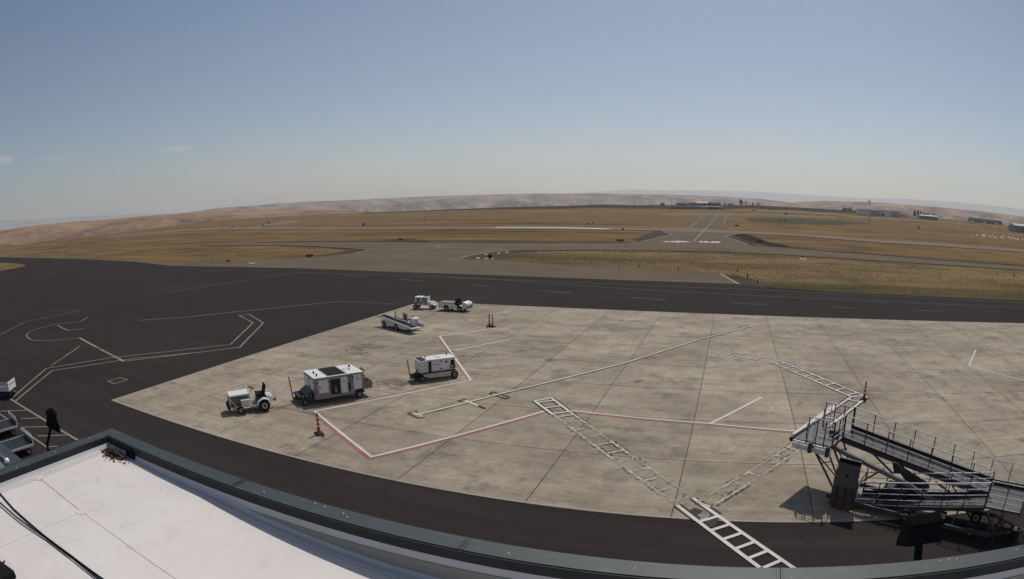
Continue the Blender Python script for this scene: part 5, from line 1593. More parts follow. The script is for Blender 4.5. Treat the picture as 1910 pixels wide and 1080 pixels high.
b.tube([(0.95, -0.04, 0.85), (0.95, -0.04, 1.72), (1.45, -0.04, 1.66), (1.85, -0.04, 0.86)], 0.03, 8)
fr = b.build('screen_frame', 'wclean', t)
b = MB()
b.prism([(0.98, 0.88), (1.80, 0.90), (1.44, 1.62), (0.98, 1.68)], -0.045, -0.035)
b.build('screen_pane', 'pane', fr)
b = MB()
b.box(0.55, 1.05, 0.28, 0.74, 0.80, 0.92)
b.box(0.50, 0.60, 0.28, 0.74, 0.92, 1.34)
b.build('seat', 'blackp', t, bevel=0.03)
for y in (0.02, 0.10):
    b = MB()
    b.tube([(-0.55, y, 0.85), (-0.55, y, 1.56)], 0.035, 8)
    b.build('post', 'hose', t)
b = MB()
b.tube([(-0.5, 0.06, 1.02), (0.5, 0.06, 1.0), (0.85, 0.06, 0.86)], 0.03)
b.build('side_rail', 'hose', t)
b = MB()
b.box(-0.62, -0.46, 0.0, 0.14, 0.9, 1.0)
b.build('post_clamp', 'dark', t)
lettering('lettering', 'TUG', 0.12, 'decal', t, Matrix.Translation((0.0, -0.985, 0.62)) @ Matrix.Rotation(pi / 2, 4, 'X'))

# ------------------------------------------------------------------ lavatory cart
t = thing('lavatory_cart', 'small white tank cart with hanging dark hoses behind the belt loader', 'service cart', (-33.45, 63.15, ZG), radians(8))
b = MB()
b.prism([(-1.15, 0.50), (0.50, 0.45), (0.50, 1.30), (-1.0, 1.34), (-1.15, 1.2)], -0.55, 0.55)
bd = b.build('tank_body', 'wpaint', t, bevel=0.03)
b = MB()
b.box(-1.02, 0.52, -0.57, 0.57, 1.345, 1.38)
b.build('lid', 'wclean', t)
b = MB()
b.box(0.1, 0.507, -0.558, -0.552, 0.55, 1.28)
b.build('side_panel', 'tanwall', t)
b = MB()
b.box(0.5, 1.35, -0.5, 0.5, 0.40, 0.50)
b.box(0.55, 1.2, -0.45, 0.45, 0.78, 0.83)
b.box(0.55, 0.62, -0.45, 0.45, 0.5, 0.78)
b.build('front_platform', 'wclean', t)
b = MB()
b.tube([(-1.0, -0.6, 1.3), (-1.18, -0.66, 0.9), (-0.9, -0.66, 0.62), (-0.55, -0.64, 0.9), (-0.35, -0.62, 1.3)], 0.05, 8)
b.tube([(-0.7, -0.62, 1.32), (-0.5, -0.68, 0.8), (-0.25, -0.66, 0.66), (-0.02, -0.62, 1.0), (0.1, -0.6, 1.4)], 0.045, 8)
b.build('hose', 'dark', t)
for x in (0.05, 0.32):
    b = MB()
    b.cyl((x, 0.1, 1.38), (x, 0.1, 1.54), 0.11, 0.08, 12)
    b.build('tank_cap', 'blackp', t)
b = MB()
b.tube([(-0.98, 0.3, 1.38), (-0.98, 0.3, 2.15)], 0.022)
b.build('flag_pole', 'orange', t)
b = MB()
b.tube([(0.08, -0.3, 1.36), (0.1, -0.3, 1.62)], 0.03)
b.build('vent_pipe', 'grey', t)
for s in (-1, 1):
    wheel(t, -0.95, s * 0.58, 0.27, 0.18, 0.15)
    wheel(t, 0.98, s * 0.52, 0.25, 0.18, 0.15)
b = MB()
b.bar((1.3, 0, 0.42), (1.75, 0, 0.40), 0.12, 0.08)
b.build('tow_bar', 'wclean', t)

# ------------------------------------------------------------------ flatbed utility truck
t = thing('utility_truck', 'low white flatbed utility truck with rust red deck and open black seats', 'utility truck', (-29.46, 62.95, ZG), radians(-1))
b = MB()
def arch2(cx, r=0.36):
    return [(cx - r * cos(pi * k / 8), 0.34 + r * sin(pi * k / 8)) for k in range(9)]
for y0, y1 in ((-0.75, -0.70), (0.70, 0.75)):
    b.prism([(-1.80, 0.34)] + arch2(-0.82) + [(0.1, 0.34), (0.1, 0.90), (-1.80, 0.90)], y0, y1)
b.box(-1.80, -1.75, -0.70, 0.70, 0.40, 0.90)
bed = b.build('bed_side', 'wclean', t)
b = MB()
b.box(-1.85, 0.12, -0.78, 0.78, 0.905, 0.945)
b.build('bed_rim', 'maroon', t)
b = MB()
b.box(-1.75, 0.02, -0.68, 0.68, 0.95, 0.96)
b.build('bed_floor', 'tanwall', t)
b = MB()
b.cyl((-1.77, -0.45, 0.68), (-1.81, -0.45, 0.68), 0.09, n=12)
b.build('tail_lamp', 'dark', t)
b = MB()
b.box(-1.9, 1.8, -0.5, 0.5, 0.36, 0.5)
b.build('chassis', 'dark', t)
b = MB()
b.prism([(0.105, 0.34)] + arch2(0.80) + [(1.35, 0.36), (1.68, 0.44), (1.74, 0.74), (1.16, 0.80), (1.05, 0.64), (0.105, 0.64)], -0.745, 0.745)
b.build('cab_body', 'wclean', t)
b = MB()
b.prism([(1.10, 0.81), (1.74, 0.76), (1.66, 0.98), (1.18, 1.10)], -0.70, 0.70)
cw = b.build('cowl', 'wclean', t, bevel=0.02)
b = MB()
b.ring((1.04, 0.34, 1.22), (-0.5, 0, 0.85), 0.18, 0.018, 16)
b.tube([(1.04, 0.34, 1.2), (1.22, 0.34, 1.0)], 0.02)
b.build('steering_wheel', 'blackp', cw)
b = MB()
b.box(1.745, 1.80, -0.7, 0.7, 0.46, 0.80)
nose = b.build('nose_panel', 'nose', t, bevel=0.01)
for s in (-1, 1):
    b = MB()
    b.cyl((1.79, s * 0.5, 0.66), (1.815, s * 0.5, 0.66), 0.08, n=12)
    b.build('headlight', 'band', nose)
for y in (-0.36, 0.36):
    b = MB()
    b.box(0.30, 0.78, y - 0.27, y + 0.27, 0.66, 0.86)
    b.prism([(0.26, 0.84), (0.40, 0.84), (0.34, 1.36), (0.22, 1.34)], y - 0.25, y + 0.25)
    b.build('seat', 'blackp', t, bevel=0.03)
b = MB()
b.cyl((1.30, -0.77, 0.60), (1.30, -0.747, 0.60), 0.12, n=16)
em = b.build('round_emblem', 'band', t)
for s in (-1, 1):
    wheel(t, -0.82, s * 0.68, 0.29, 0.2, 0.17)
    wheel(t, 0.80, s * 0.68, 0.29, 0.2, 0.17)

# ------------------------------------------------------------------ delineator posts
def delineator(label, loc, rz_):
    t = thing('delineator_post', label, 'safety post', loc, rz_, 'red and white delineator posts')
    b = MB()
    b.prism([(-0.30, 0), (0.34, 0), (0.32, 0.05), (0.20, 0.10), (-0.2, 0.10), (-0.28, 0.06)], -0.21, 0.21)
    b.build('base', 'rubber', t, bevel=0.015)
    b = MB()
    b.cyl((0, 0, 0.10), (0, 0, 0.20), 0.13, 0.092, 14)
    b.cyl((0, 0, 0.20), (0, 0, 1.14), 0.090, 0.062, 14)
    tu = b.build('tube', 'orange', t)
    for z in (0.42, 0.66, 0.90):
        b = MB()
        b.cyl((0, 0, z), (0, 0, z + 0.09), 0.0905 - (z - 0.2) * 0.0298 + 0.001, 0.0905 - (z - 0.11) * 0.0298 + 0.001, 14)
        b.build('band', 'band', tu)
    b = MB()
    b.ring((0, 0, 1.18), (0.4, 1, 0), 0.045, 0.014, 12)
    b.build('handle', 'orange', tu)
    return t


first = delineator('red and white post by the red line corner in front of the long boxy cart', (-19.72, 24.55, ZG), radians(-35))
b = MB()
b.ring((0.50, 0.05, 0.02), (0, 0, 1), 0.10, 0.014, 14)
b.build('rope_loop', 'pole', first)
pair = delineator('red and white post, left one of the pair by the thin white line', (-22.42, 55.40, ZG), radians(20))
dup(pair, (-22.02, 55.22, ZG), radians(-15), 'red and white post, right one of the pair by the thin white line')
dup(pair, (9.71, 37.65, ZG), radians(60), 'red and white post at the end of the ladder marking behind the boarding ramp')

# ------------------------------------------------------------------ boarding ramp (local frame: u along the ramp, v away from the terminal)
t = thing('boarding_ramp', 'long switchback aircraft boarding ramp with galvanised guard rails, front right', 'boarding ramp', (3.27, 24.23, ZG), radians(-33))


def zu(u):            # upper run
    return 2.40 - 0.129 * max(0, u - 1.85)


def zl(u):            # lower run
    return 0.16 + 0.186 * (u - 3.40)


ZLAND = 1.37


def slab_run(name, u0, u1, v0, v1, zf, th, m):
    b_ = MB()
    vs_ = []
    for u in (u0, u1):
        for z in (zf(u), zf(u) - th):
            for v in (v0, v1):
                vs_.append((u, v, z))
    b_.add(vs_, [(0, 1, 5, 4), (2, 6, 7, 3), (0, 4, 6, 2), (1, 3, 7, 5), (0, 2, 3, 1), (4, 5, 7, 6)])
    return b_.build(name, m, t, smooth=False)


pd = slab_run('platform_deck', 0.0, 1.85, 0.0, 2.30, lambda u: 2.40, 0.12, 'deck')
up = slab_run('upper_ramp_deck', 1.86, 9.70, 1.27, 2.36, zu, 0.10, 'deck')
ld = slab_run('landing_deck', 9.71, 11.55, 0.16, 2.40, lambda u: ZLAND, 0.10, 'deck')
lo = slab_run('lower_ramp_deck', 3.40, 9.70, 0.16, 1.20, zl, 0.10, 'deck')
for k in range(14):       # anti-slip cleats
    u = 2.2 + 0.53 * k
    b = MB()
    b.bar((u, 1.36, zu(u) + 0.010), (u, 2.28, zu(u) + 0.010), 0.05, 0.014)
    b.build('cleat', 'steel', up)
for k in range(11):
    u = 3.8 + 0.53 * k
    b = MB()
    b.bar((u, 0.24, zl(u) + 0.010), (u, 1.12, zl(u) + 0.010), 0.05, 0.014)
    b.build('cleat', 'steel', lo)
for nm, v, f, u0, u1, zz, hh in (('kick_plate', 2.375, zu, 1.9, 9.7, 0.13, 0.24), ('kick_plate', 1.255, zu, 1.9, 9.7, 0.02, 0.10),
                                 ('kick_plate', 1.215, zl, 3.45, 9.7, 0.10, 0.20), ('kick_plate', 0.145, zl, 3.45, 9.7, 0.02, 0.12)):
    b = MB()
    b.bar((u0, v, f(u0) + zz), (u1, v, f(u1) + zz), 0.02, hh)
    b.build(nm, 'kick', t)
b = MB()
b.bar((9.72, 2.415, ZLAND + 0.1), (11.55, 2.415, ZLAND + 0.1), 0.02, 0.24)
b.build('kick_plate', 'kick', t)
for v, f, u0, u1, th in ((1.27, zu, 1.9, 9.7, 0.16), (2.36, zu, 1.9, 9.7, 0.16), (0.16, zl, 3.4, 9.7, 0.14), (1.20, zl, 3.4, 9.7, 0.14)):
    b = MB()
    b.bar((u0, v, f(u0) - 0.02 - th / 2), (u1, v, f(u1) - 0.02 - th / 2), 0.07, th)
    b.build('stringer', 'steel', t)


def guard(pts, hts, rails, post_at, rtop=0.022, mat_post='steel', extra=None):
    """guard rail along pts (deck level); rails at the given heights; posts at fractional distances"""
    g_ = MB()
    P = [Vector(q) for q in pts]
    top = hts
    r_first = None
    g_.tube([q + Vector((0, 0, top)) for q in P], rtop, 7)
    gr = g_.build('guard_rail', 'galv', t)
    for h in rails:
        b_ = MB()
        b_.tube([q + Vector((0, 0, h)) for q in P], 0.017, 6)
        b_.build('rail', 'galv', gr)
    seg = [(P[i + 1] - P[i]).length for i in range(len(P) - 1)]
    tot = sum(seg)
    for s in post_at:
        d = s * tot
        for i, L in enumerate(seg):
            if d <= L + 1e-6:
                q = P[i].lerp(P[i + 1], min(1, d / L))
                break
            d -= L
        b_ = MB()
        b_.bar(q + Vector((0, 0, -0.16)), q + Vector((0, 0, top)), 0.045, 0.04)
        b_.build('post', mat_post, gr)
    return gr


def frac(n):
    return [k / (n - 1) for k in range(n)]


guard([(1.9, 1.25, zu(1.9)), (9.66, 1.25, zu(9.66))], 1.02, (0.28, 0.52, 0.77), frac(8))
guard([(1.9, 2.39, zu(1.9)), (9.70, 2.39, zu(9.70)), (11.55, 2.42, ZLAND)], 1.05, (0.34, 0.58, 0.81), frac(10))
guard([(11.56, 2.40, ZLAND), (11.56, 0.16, ZLAND)], 1.05, (0.28, 0.52, 0.77), frac(3))
guard([(11.55, 0.13, ZLAND), (9.72, 0.13, ZLAND)], 1.05, (0.02, 0.28, 0.52, 0.77), frac(3))
guard([(9.68, 0.12, zl(9.68)), (3.45, 0.12, zl(3.45))], 1.02, (0.02, 0.26, 0.52, 0.77), frac(7), 0.026)
guard([(9.68, 1.23, zl(9.68)), (3.45, 1.23, zl(3.45))], 1.02, (0.28, 0.52, 0.77), frac(7), 0.026)
guard([(0.62, 0.10, 2.40), (1.86, 0.10, 2.40)], 1.02, (0.06, 0.34, 0.68), frac(4))
guard([(1.87, 0.12, 2.40), (1.87, 1.24, 2.40)], 1.02, (0.06, 0.34, 0.68), frac(3))
guard([(0.42, 2.26, 2.40), (1.86, 2.34, 2.40)], 1.05, (0.10, 0.40, 0.72), frac(4))
# sliding gates at the aircraft end, with striped edges
for v, u in ((0.10, 0.62), (2.26, 0.42)):
    b = MB()
    b.tube([(u, v, 2.42), (u - 0.02, v, 3.30), (u + 0.06, v, 3.41), (u + 0.3, v, 3.42), (u + 0.3, v, 2.42)], 0.024, 7)
    gt = b.build('gate_hoop', 'galv', t)
    for k in range(6):
        b = MB()
        b.bar((u - 0.05, v, 2.46 + 0.11 * k), (u - 0.055, v, 2.57 + 0.11 * k), 0.035, 0.05)
        b.build('hazard_stripe', 'yellowp' if k % 2 == 0 else 'blackp', gt)
for v0 in (0.75, 1.55):
    b = MB()
    b.tube([(0.9, v0, 2.42), (1.6, v0 + 0.1, 2.62), (1.75, v0 + 0.1, 3.1)], 0.02, 6)
    b.tube([(0.9, v0, 2.62), (1.75, v0 + 0.25, 2.95)], 0.018, 6)
    b.build('folding_barrier', 'galv', t)
b = MB()
b.box(1.25, 1.72, 1.05, 1.28, 2.44, 2.70)
b.build('switch_box', 'steel', t, bevel=0.02)
b = MB()
b.box(1.78, 1.86, 1.32, 1.5, 2.42, 2.5)
b.build('hinge_block', 'yellowp', t)
# bumper roll facing the aircraft, and the hinged flap along the near edge
b = MB()
b.cyl((-0.06, -0.10, 2.36), (-0.06, 2.34, 2.36), 0.10, n=16)
b.build('bumper_roll', 'rubber', t)
for z, v in ((2.33, -0.06), (2.18, -0.10), (2.07, -0.07)):
    b = MB()
    b.tube([(0.04, v, z), (1.95, v, z - 0.02)], 0.045, 10)
    b.build('edge_tube', 'galv', t)
for u in (0.92, 1.78):
    b = MB()
    b.box(u - 0.09, u + 0.09, -0.18, 0.0, 1.98, 2.42)
    b.build('edge_bracket', 'steel', t, bevel=0.02)
# under frame and lift gear
CZ = 0.42
b = MB()
for v in (-0.28, 1.55):
    b.bar((2.2, v, CZ), (10.4, v, CZ), 0.10, 0.16)
for u in (2.3, 4.4, 6.4, 8.4, 10.3):
    b.bar((u, -0.28, CZ), (u, 1.55, CZ), 0.08, 0.12)
b.build('chassis', 'steel', t)
for v in (0.25, 1.95):
    b = MB()
    b.bar((0.75, v, 2.28), (2.35, min(v, 1.5), 0.45), 0.07)
    b.build('leg', 'steel', t)
    b = MB()
    b.bar((1.55, v, 2.26), (2.75, min(v, 1.5), 0.48), 0.06)
    b.build('leg', 'steel', t)
    b = MB()
    b.bar((1.02, v, 1.96), (2.42, min(v, 1.5), 1.0), 0.04)
    b.bar((1.4, v, 1.5), (1.95, v, 1.7), 0.04)
    b.build('leg_brace', 'steel', t)
b = MB()
b.bar((1.75, 0.55, 2.20), (5.6, 0.75, 1.30), 0.13, 0.16)
b.bar((5.6, 0.75, 1.30), (7.8, 0.85, 0.62), 0.13, 0.16)
b.build('lift_arm', 'grey', t)
b = MB()
b.bar((3.4, 1.4, 2.02), (4.8, 0.9, 1.52), 0.06)
b.bar((3.4, 1.4, 1.98), (5.0, 1.4, 1.82), 0.06)
b.bar((4.3, 0.9, 1.65), (2.9, 0.9, 0.5), 0.07)
b.build('truss', 'steel', t)
b = MB()
b.prism([(4.6, 1.96), (4.8, 1.50), (5.1, 1.56), (5.5, 1.28), (6.5, 1.02), (6.66, 1.14), (6.5, 1.32), (5.2, 1.72), (4.9, 1.92)], 1.0, 1.3)
b.build('lift_bracket', 'olive', t)
b = MB()
b.tube([(6.4, 1.1, 1.15), (5.4, 1.0, 0.75), (4.9, 0.95, 0.55)], 0.07, 8)
b.build('cylinder', 'olive', t)
b = MB()
b.bar((6.9, 1.0, 1.55), (9.4, 1.3, 0.5), 0.07)
b.bar((7.6, 1.3, 1.55), (9.2, 0.6, 0.5), 0.06)
b.build('truss', 'steel', t)
# power unit on the frame
b = MB()
b.box(4.55, 5.75, 0.55, 1.40, 0.50, 1.02)
pu = b.build('power_unit', 'dark', t, bevel=0.03)
b = MB()
b.prism([(4.66, 1.022), (5.05, 1.022), (5.0, 1.14), (4.72, 1.10)], 0.62, 1.05)
b.build('white_tank', 'wclean', pu, bevel=0.02)
b = MB()
b.tube([(5.2, 0.9, 1.0), (5.35, 0.95, 1.3), (5.6, 1.0, 1.36)], 0.035)
b.build('hose', 'dark', pu)
# raised entry flap with stiffening ribs
b = MB()
b.box(2.48, 3.54, -0.30, -0.22, 0.06, 2.20)
ef = b.build('entry_flap', 'panel', t, bevel=0.008)
b = MB()
b.box(2.50, 3.52, -0.318, -0.302, 2.02, 2.19)
b.build('flap_lip', 'blackp', ef)
b = MB()
b.box(2.62, 3.42, -0.312, -0.302, 1.02, 1.78)
b.build('inset_sheet', 'panel', ef, bevel=0.003)
b = MB()
b.box(2.96, 3.06, -0.335, -0.314, 1.46, 1.56)
b.build('latch', 'blackp', ef)
for k, u in enumerate((2.58, 2.98, 3.34)):
    b = MB()
    b.prism([(u, 0.04), (u + 0.13, 0.04), (u + 0.12, 0.82), (u + 0.09, 0.98), (u + 0.02, 0.98)], -0.42, -0.302)
    b.build('rib', 'rust', ef)
for k in range(5):
    b = MB()
    b.box(2.72, 3.34, -0.335, -0.304, 0.16 + 0.17 * k, 0.21 + 0.17 * k)
    b.build('cross_slat', 'panel', ef)
for u, s in ((2.44, -1), (3.58, 1)):
    b = MB()
    b.bar((u, -0.26, 0.1), (u, -0.24, 1.35), 0.05)
    b.bar((u, -0.24, 1.3), (u + s * 0.15, 0.10, 1.62), 0.035)
    b.build('flap_stay', 'steel', t)
    b = MB()
    for k in range(5):
        z = 0.6 + 0.17 * k
        b.ring((u + s * 0.05, -0.26, z), (1, 0.4 * (k % 2), 0.2), 0.06, 0.016, 8, 5)
    b.build('chain', 'galv', t)
guard([(2.4, -0.05, 0.16), (2.4, 1.15, 0.16)], 1.45, (0.5, 1.0), frac(2))
guard([(3.0, 1.22, 0.16), (3.42, 1.22, 0.16)], 1.45, (0.5, 1.0), frac(2))
b = MB()
b.box(2.42, 3.39, -0.2, 1.2, 0.08, 0.15)
b.build('entry_deck', 'deck', t)
# battery locker, steering frame and tow eye at the landing end
b = MB()
b.box(7.35, 8.05, -0.42, -0.30, 0.22, 0.78)
b.build('locker_door', 'olive', t, bevel=0.01)
b = MB()
b.box(7.4, 8.0, -0.295, 0.2, 0.22, 0.78)
b.build('locker', 'dark', t)
b = MB()
for v in (-0.2, 1.5):
    b.bar((10.4, v, 0.42), (12.1, 0.66, 0.46), 0.07)
b.bar((10.9, 0.02, 0.43), (10.9, 1.3, 0.43), 0.07)
b.build('tow_frame', 'steel', t)
for v in (-0.05, 2.2):
    b = MB()
    b.bar((10.6, v, 0.45), (9.85, v, ZLAND - 0.1), 0.09)
    b.build('landing_leg', 'steel', t)
    b = MB()
    b.bar((10.62, v, 0.05), (10.62, v, ZLAND - 0.1), 0.08)
    b.build('landing_leg', 'steel', t)
for u in (6.1, 9.4):
    for v in (0.05, 1.30):
        wheel(t, u, v, 0.30, 0.20, 0.16)
b = MB()
b.box(11.35, 11.75, 0.3, 0.9, 0.12, 0.5)
jk = b.build('jack_housing', 'blackp', t, bevel=0.03)
b = MB()
b.box(11.5, 11.7, 0.4, 0.6, 0.502, 0.60)
b.build('valve_block', 'band', jk)
for u, v in ((10.9, 0.35), (10.75, 1.0)):
    b = MB()
    b.tube([(u, v, 0.46), (u, v, 0.86)], 0.03)
    b.build('lever', 'blackp', t)

# ------------------------------------------------------------------ baggage carts at the far left
def bag_cart(label, loc, rz_):
    c = thing('baggage_cart', label, 'baggage cart', loc, rz_, 'grey flatbed baggage carts parked in the stalls')
    b_ = MB()
    b_.box(-1.55, 1.55, -0.95, 0.95, 0.50, 0.56)
    dk = b_.build('deck', 'steel', c)
    for k in range(6):
        p_ = MB()
        y_ = -0.90 + 0.30 * k
        p_.box(-1.52, 1.52, y_ + 0.012, y_ + 0.288, 0.562, 0.585)
        p_.build('plank', 'kick', dk)
    for s in (-1, 1):
        e_ = MB()
        e_.box(-1.56, 1.56, s * 0.955 - 0.015, s * 0.955 + 0.015, 0.47, 0.60)
        e_.build('side_edge', 'galv', c)
        for x in (-1.15, 1.15):
            wheel(c, x, s * 0.80, 0.20, 0.14, 0.11)
    for x in (1.56,):
        e_ = MB()
        e_.tube([(x, -0.92, 0.5), (x, -0.92, 1.08), (x, 0.92, 1.08), (x, 0.92, 0.5)], 0.025)
        r_ = e_.build('end_rail', 'galv', c)
        for z in (0.72, 0.9):
            q_ = MB()
            q_.tube([(x, -0.92, z), (x, 0.92, z)], 0.018)
            q_.build('bar', 'galv', r_)
        q_ = MB()
        q_.box(x - 0.012, x + 0.012, -0.9, 0.9, 0.56, 0.86)
        q_.build('end_panel', 'bluegrey', r_)
    e_ = MB()
    e_.bar((1.5, 0, 0.4), (1.95, 0, 0.36), 0.07)
    e_.build('tow_bar', 'wdirty', c)
    e_ = MB()
    e_.box(-1.4, 1.4, -0.5, 0.5, 0.34, 0.49)
    e_.build('under_frame', 'dark', c)
    return c


bc = bag_cart('grey flatbed baggage cart nearest the roof edge at the far left', (-32.6, 10.2, ZA), radians(87))
dup(bc, (-36.7, 10.75, ZA), radians(86), 'grey flatbed baggage cart farther from the roof, cut by the left picture edge')
c = thing('white_cart', 'white box cart with a louvred end panel at the left picture edge', 'baggage cart', (-45.75, 14.65, ZA), radians(42))
b = MB()
b.box(-1.5, 1.40, -0.72, 0.72, 0.58, 0.96)
b.build('body', 'wclean', c, bevel=0.02)
b = MB()
b.box(-1.48, 1.38, -0.66, 0.66, 0.965, 0.98)
b.build('deck', 'steel', c)
b = MB()
b.box(1.42, 1.48, -0.80, 0.80, 0.60, 1.28)
ep = b.build('end_panel', 'wclean', c, bevel=0.01)
for y in (-0.4, 0.0, 0.4):
    b = MB()
    b.box(1.482, 1.49, y - 0.12, y + 0.12, 1.0, 1.08)
    b.build('slot', 'dark', ep)
b = MB()
b.box(-1.4, 1.45, -0.6, 0.6, 0.32, 0.57)
b.build('under_frame', 'kick', c)
for x in (-1.05, 1.12):
    for s in (-1, 1):
        wheel(c, x, s * 0.62, 0.20, 0.15, 0.11, 'dark')
b = MB()
b.bar((1.45, 0, 0.42), (1.8, 0, 0.38), 0.09)
b.build('tow_bar', 'wdirty', c)

# ------------------------------------------------------------------ airfield signs, lights and markers
SIGN_LAB = ['black guidance sign on the left grass verge near its tip', 'small yellow guidance sign left of the black one on the left verge',
            'black sign on the dark patch at the far edge of the near taxiway', 'black square sign on the gravel tip of the large right verge',
            'black sign at the right end of the strip of grass before the runway crossing', 'black sign on the grass to the right of the far crossing taxiway',
            'black sign on the dark corner right of the crossing taxiway', 'black sign farthest left beyond the runway', 'black sign far left beyond the runway, lowest of three',
            'black sign far left beyond the runway, middle of three', 'round black distance board beyond the runway', 'left one of two tiny black boxes beyond the white runway bar',
            'right one of two tiny black boxes beyond the white runway bar', 'black box at the near runway edge left of the crossing']
for (pos, w, h, kind), lab in zip(DATA['signs'], SIGN_LAB):
    az = math.degrees(HEAD - atan2(pos[1], pos[0]))
    t = thing('airfield_sign', lab, 'airfield sign', pos, HEAD - radians(az) - pi / 2, 'airfield guidance signs')
    b = MB()
    z0 = 0.12
    b.box(-w / 2, w / 2, -0.12, 0.12, z0, z0 + h)
    pn = b.build('panel', 'blackp' if kind == 'black' else 'yellowp', t, bevel=0.02)
    if w > 1.1:
        b = MB()
        b.box(-w * 0.36, w * 0.30, -0.126, -0.121, z0 + h * 0.35, z0 + h * 0.62)
        b.build('legend', 'yellowp' if kind == 'black' else 'blackp', pn)
    for x in (-w * 0.3, w * 0.3):
        b = MB()
        b.cyl((x, 0, -0.05), (x, 0, z0), 0.04, n=8)
        b.build('leg', 'grey', t)
led = None
LIGHT_LAB = ['edge light left of the black sign on the left verge', 'edge light left of the small yellow sign', 'edge light on a pale pad by the left verge',
             'leftmost edge light along the near edge of the large right verge', 'second edge light along the near edge of the large right verge', 'third edge light along the near edge of the large right verge',
             'edge light just beyond the dark gravel corner of the right verge', 'upper edge light on the dark gravel corner of the right verge', 'lower edge light on the dark gravel corner of the right verge',
             'edge light on a white pad on the large right verge', 'edge light above the gravel corner right of the crossing taxiway', 'edge light on the gravel corner right of the crossing taxiway',
             'edge light beyond the runway left of the crossing taxiway', 'far edge light in the grass left of the far crossing end', 'farthest edge light near the ploughed crest',
             'edge light by the dark patch at the far edge of the near taxiway', 'second edge light right of the dark patch on the near taxiway', 'third edge light right of the dark patch on the near taxiway',
             'edge light at the top edge of the large verge below the crossing', 'edge light at the top edge of the large verge, right of the crossing', 'edge light beyond the runway at far right, left one of three',
             'edge light beyond the runway at far right, middle one of three', 'edge light beyond the runway below the barricades', 'dark edge light on the verge at the right picture edge',
             'far edge light below the left pale hangar', 'far edge light below the right pale hangar', 'far edge light left of the pale hangars']
for k, pos in enumerate(DATA['lights']):
    big = 1.25 if k in (9, 23, 5, 6, 7, 8) else 1.0
    lab = LIGHT_LAB[k]
    if led is None:
        led = thing('edge_light', lab, 'edge light', pos, 0, 'taxiway and runway edge lights')
        b = MB()
        b.cyl((0, 0, 0), (0, 0, 0.36), 0.07, 0.06, 10)
        b.build('stem', 'blackp', led)
        b = MB()
        b.cyl((0, 0, 0.36), (0, 0, 0.55), 0.10, 0.07, 10)
        b.build('lens', 'blue', led)
    else:
        dup(led, pos, 0, lab, (big, big, big))
for k, pos in enumerate(DATA['pads']):
    b = MB()
    b.cyl((pos[0], pos[1], 0.0), (pos[0], pos[1], 0.05), 0.9, n=14)
    tag(b.build('light_pad', 'band'), ('pale round concrete pad under an edge light at the left verge', 'pale round concrete pad under an edge light on the right verge')[k], 'pad', 'light pads')
for k, (pos, h) in enumerate(DATA['windsock']):
    t = thing('weather_mast', ('small orange mast on the grass beyond the runway, left of centre', 'weather mast with small boxes in the grass right of the crossing')[k], 'mast', pos, 0)
    b = MB()
    b.tube([(0, 0, 0), (0, 0, h)], 0.09, 8)
    b.build('pole', 'pole', t)
    b = MB()
    b.cyl((0, 0, h * 0.9), (h * 0.35, 0, h * 0.82), h * 0.1, h * 0.05, 12)
    b.build('wind_cone', 'orange' if k == 0 else 'pole', t)
    b = MB()
    b.box(-0.6, 0.6, -0.4, 0.4, 0, h * 0.22)
    b.build('cabinet', 'dark', t)
    if k:
        for x in (-5.5, -3, 3.2, 6):
            b = MB()
            b.box(x - 0.5, x + 0.5, -0.4, 0.4, 0, 0.9)
            b.build('instrument_box', 'dark', t)
pos, h = DATA['beacon']
t = thing('beacon_tower', 'tall slim mast with a beacon head in front of the white hangars', 'beacon tower', pos, 0)
b = MB()
b.cyl((0, 0, 0), (0, 0, h * 0.86), 0.42, 0.22, 8)
b.build('pole', 'grey', t)
b = MB()
b.cyl((-0.6, 0, h * 0.84), (-0.6, 0, h), 0.9, 0.7, 12)
b.build('beacon_head', 'dark', t)
b = MB()
b.cyl((1.4, 0, h * 0.88), (1.4, 0, h * 0.93), 0.5, n=10)
b.build('side_lamp', 'grey', t)
b = MB()
b.cyl((0, 0, 0), (0, 0, h * 0.12), 0.9, 0.8, 8)
b.build('base_cabinet', 'orange', t)
ML = ['red marker frame on a thin mast on the right grass', 'small tan marker mast near the right hangar', 'dark marker post on the verge at the right picture edge']
for k, (pos, h) in enumerate(DATA['masts']):
    t = thing('marker_mast', ML[k], 'marker mast', pos, 0)
    b = MB()
    b.cyl((0, 0, 0), (0, 0, h), 0.14 if k < 2 else 0.05, 0.08 if k < 2 else 0.03, 8)
    b.build('pole', 'band' if k < 2 else 'pole', t)
    b = MB()
    if k < 2:
        b.box(-0.9, 0.9, -0.5, 0.5, 0.4, h * 0.32)
    else:
        b.cyl((0, 0, 0), (0, 0, h * 0.45), 0.16, n=10)
    b.build('marker_box', 'orange' if k < 2 else 'blackp', t)
bar0 = None
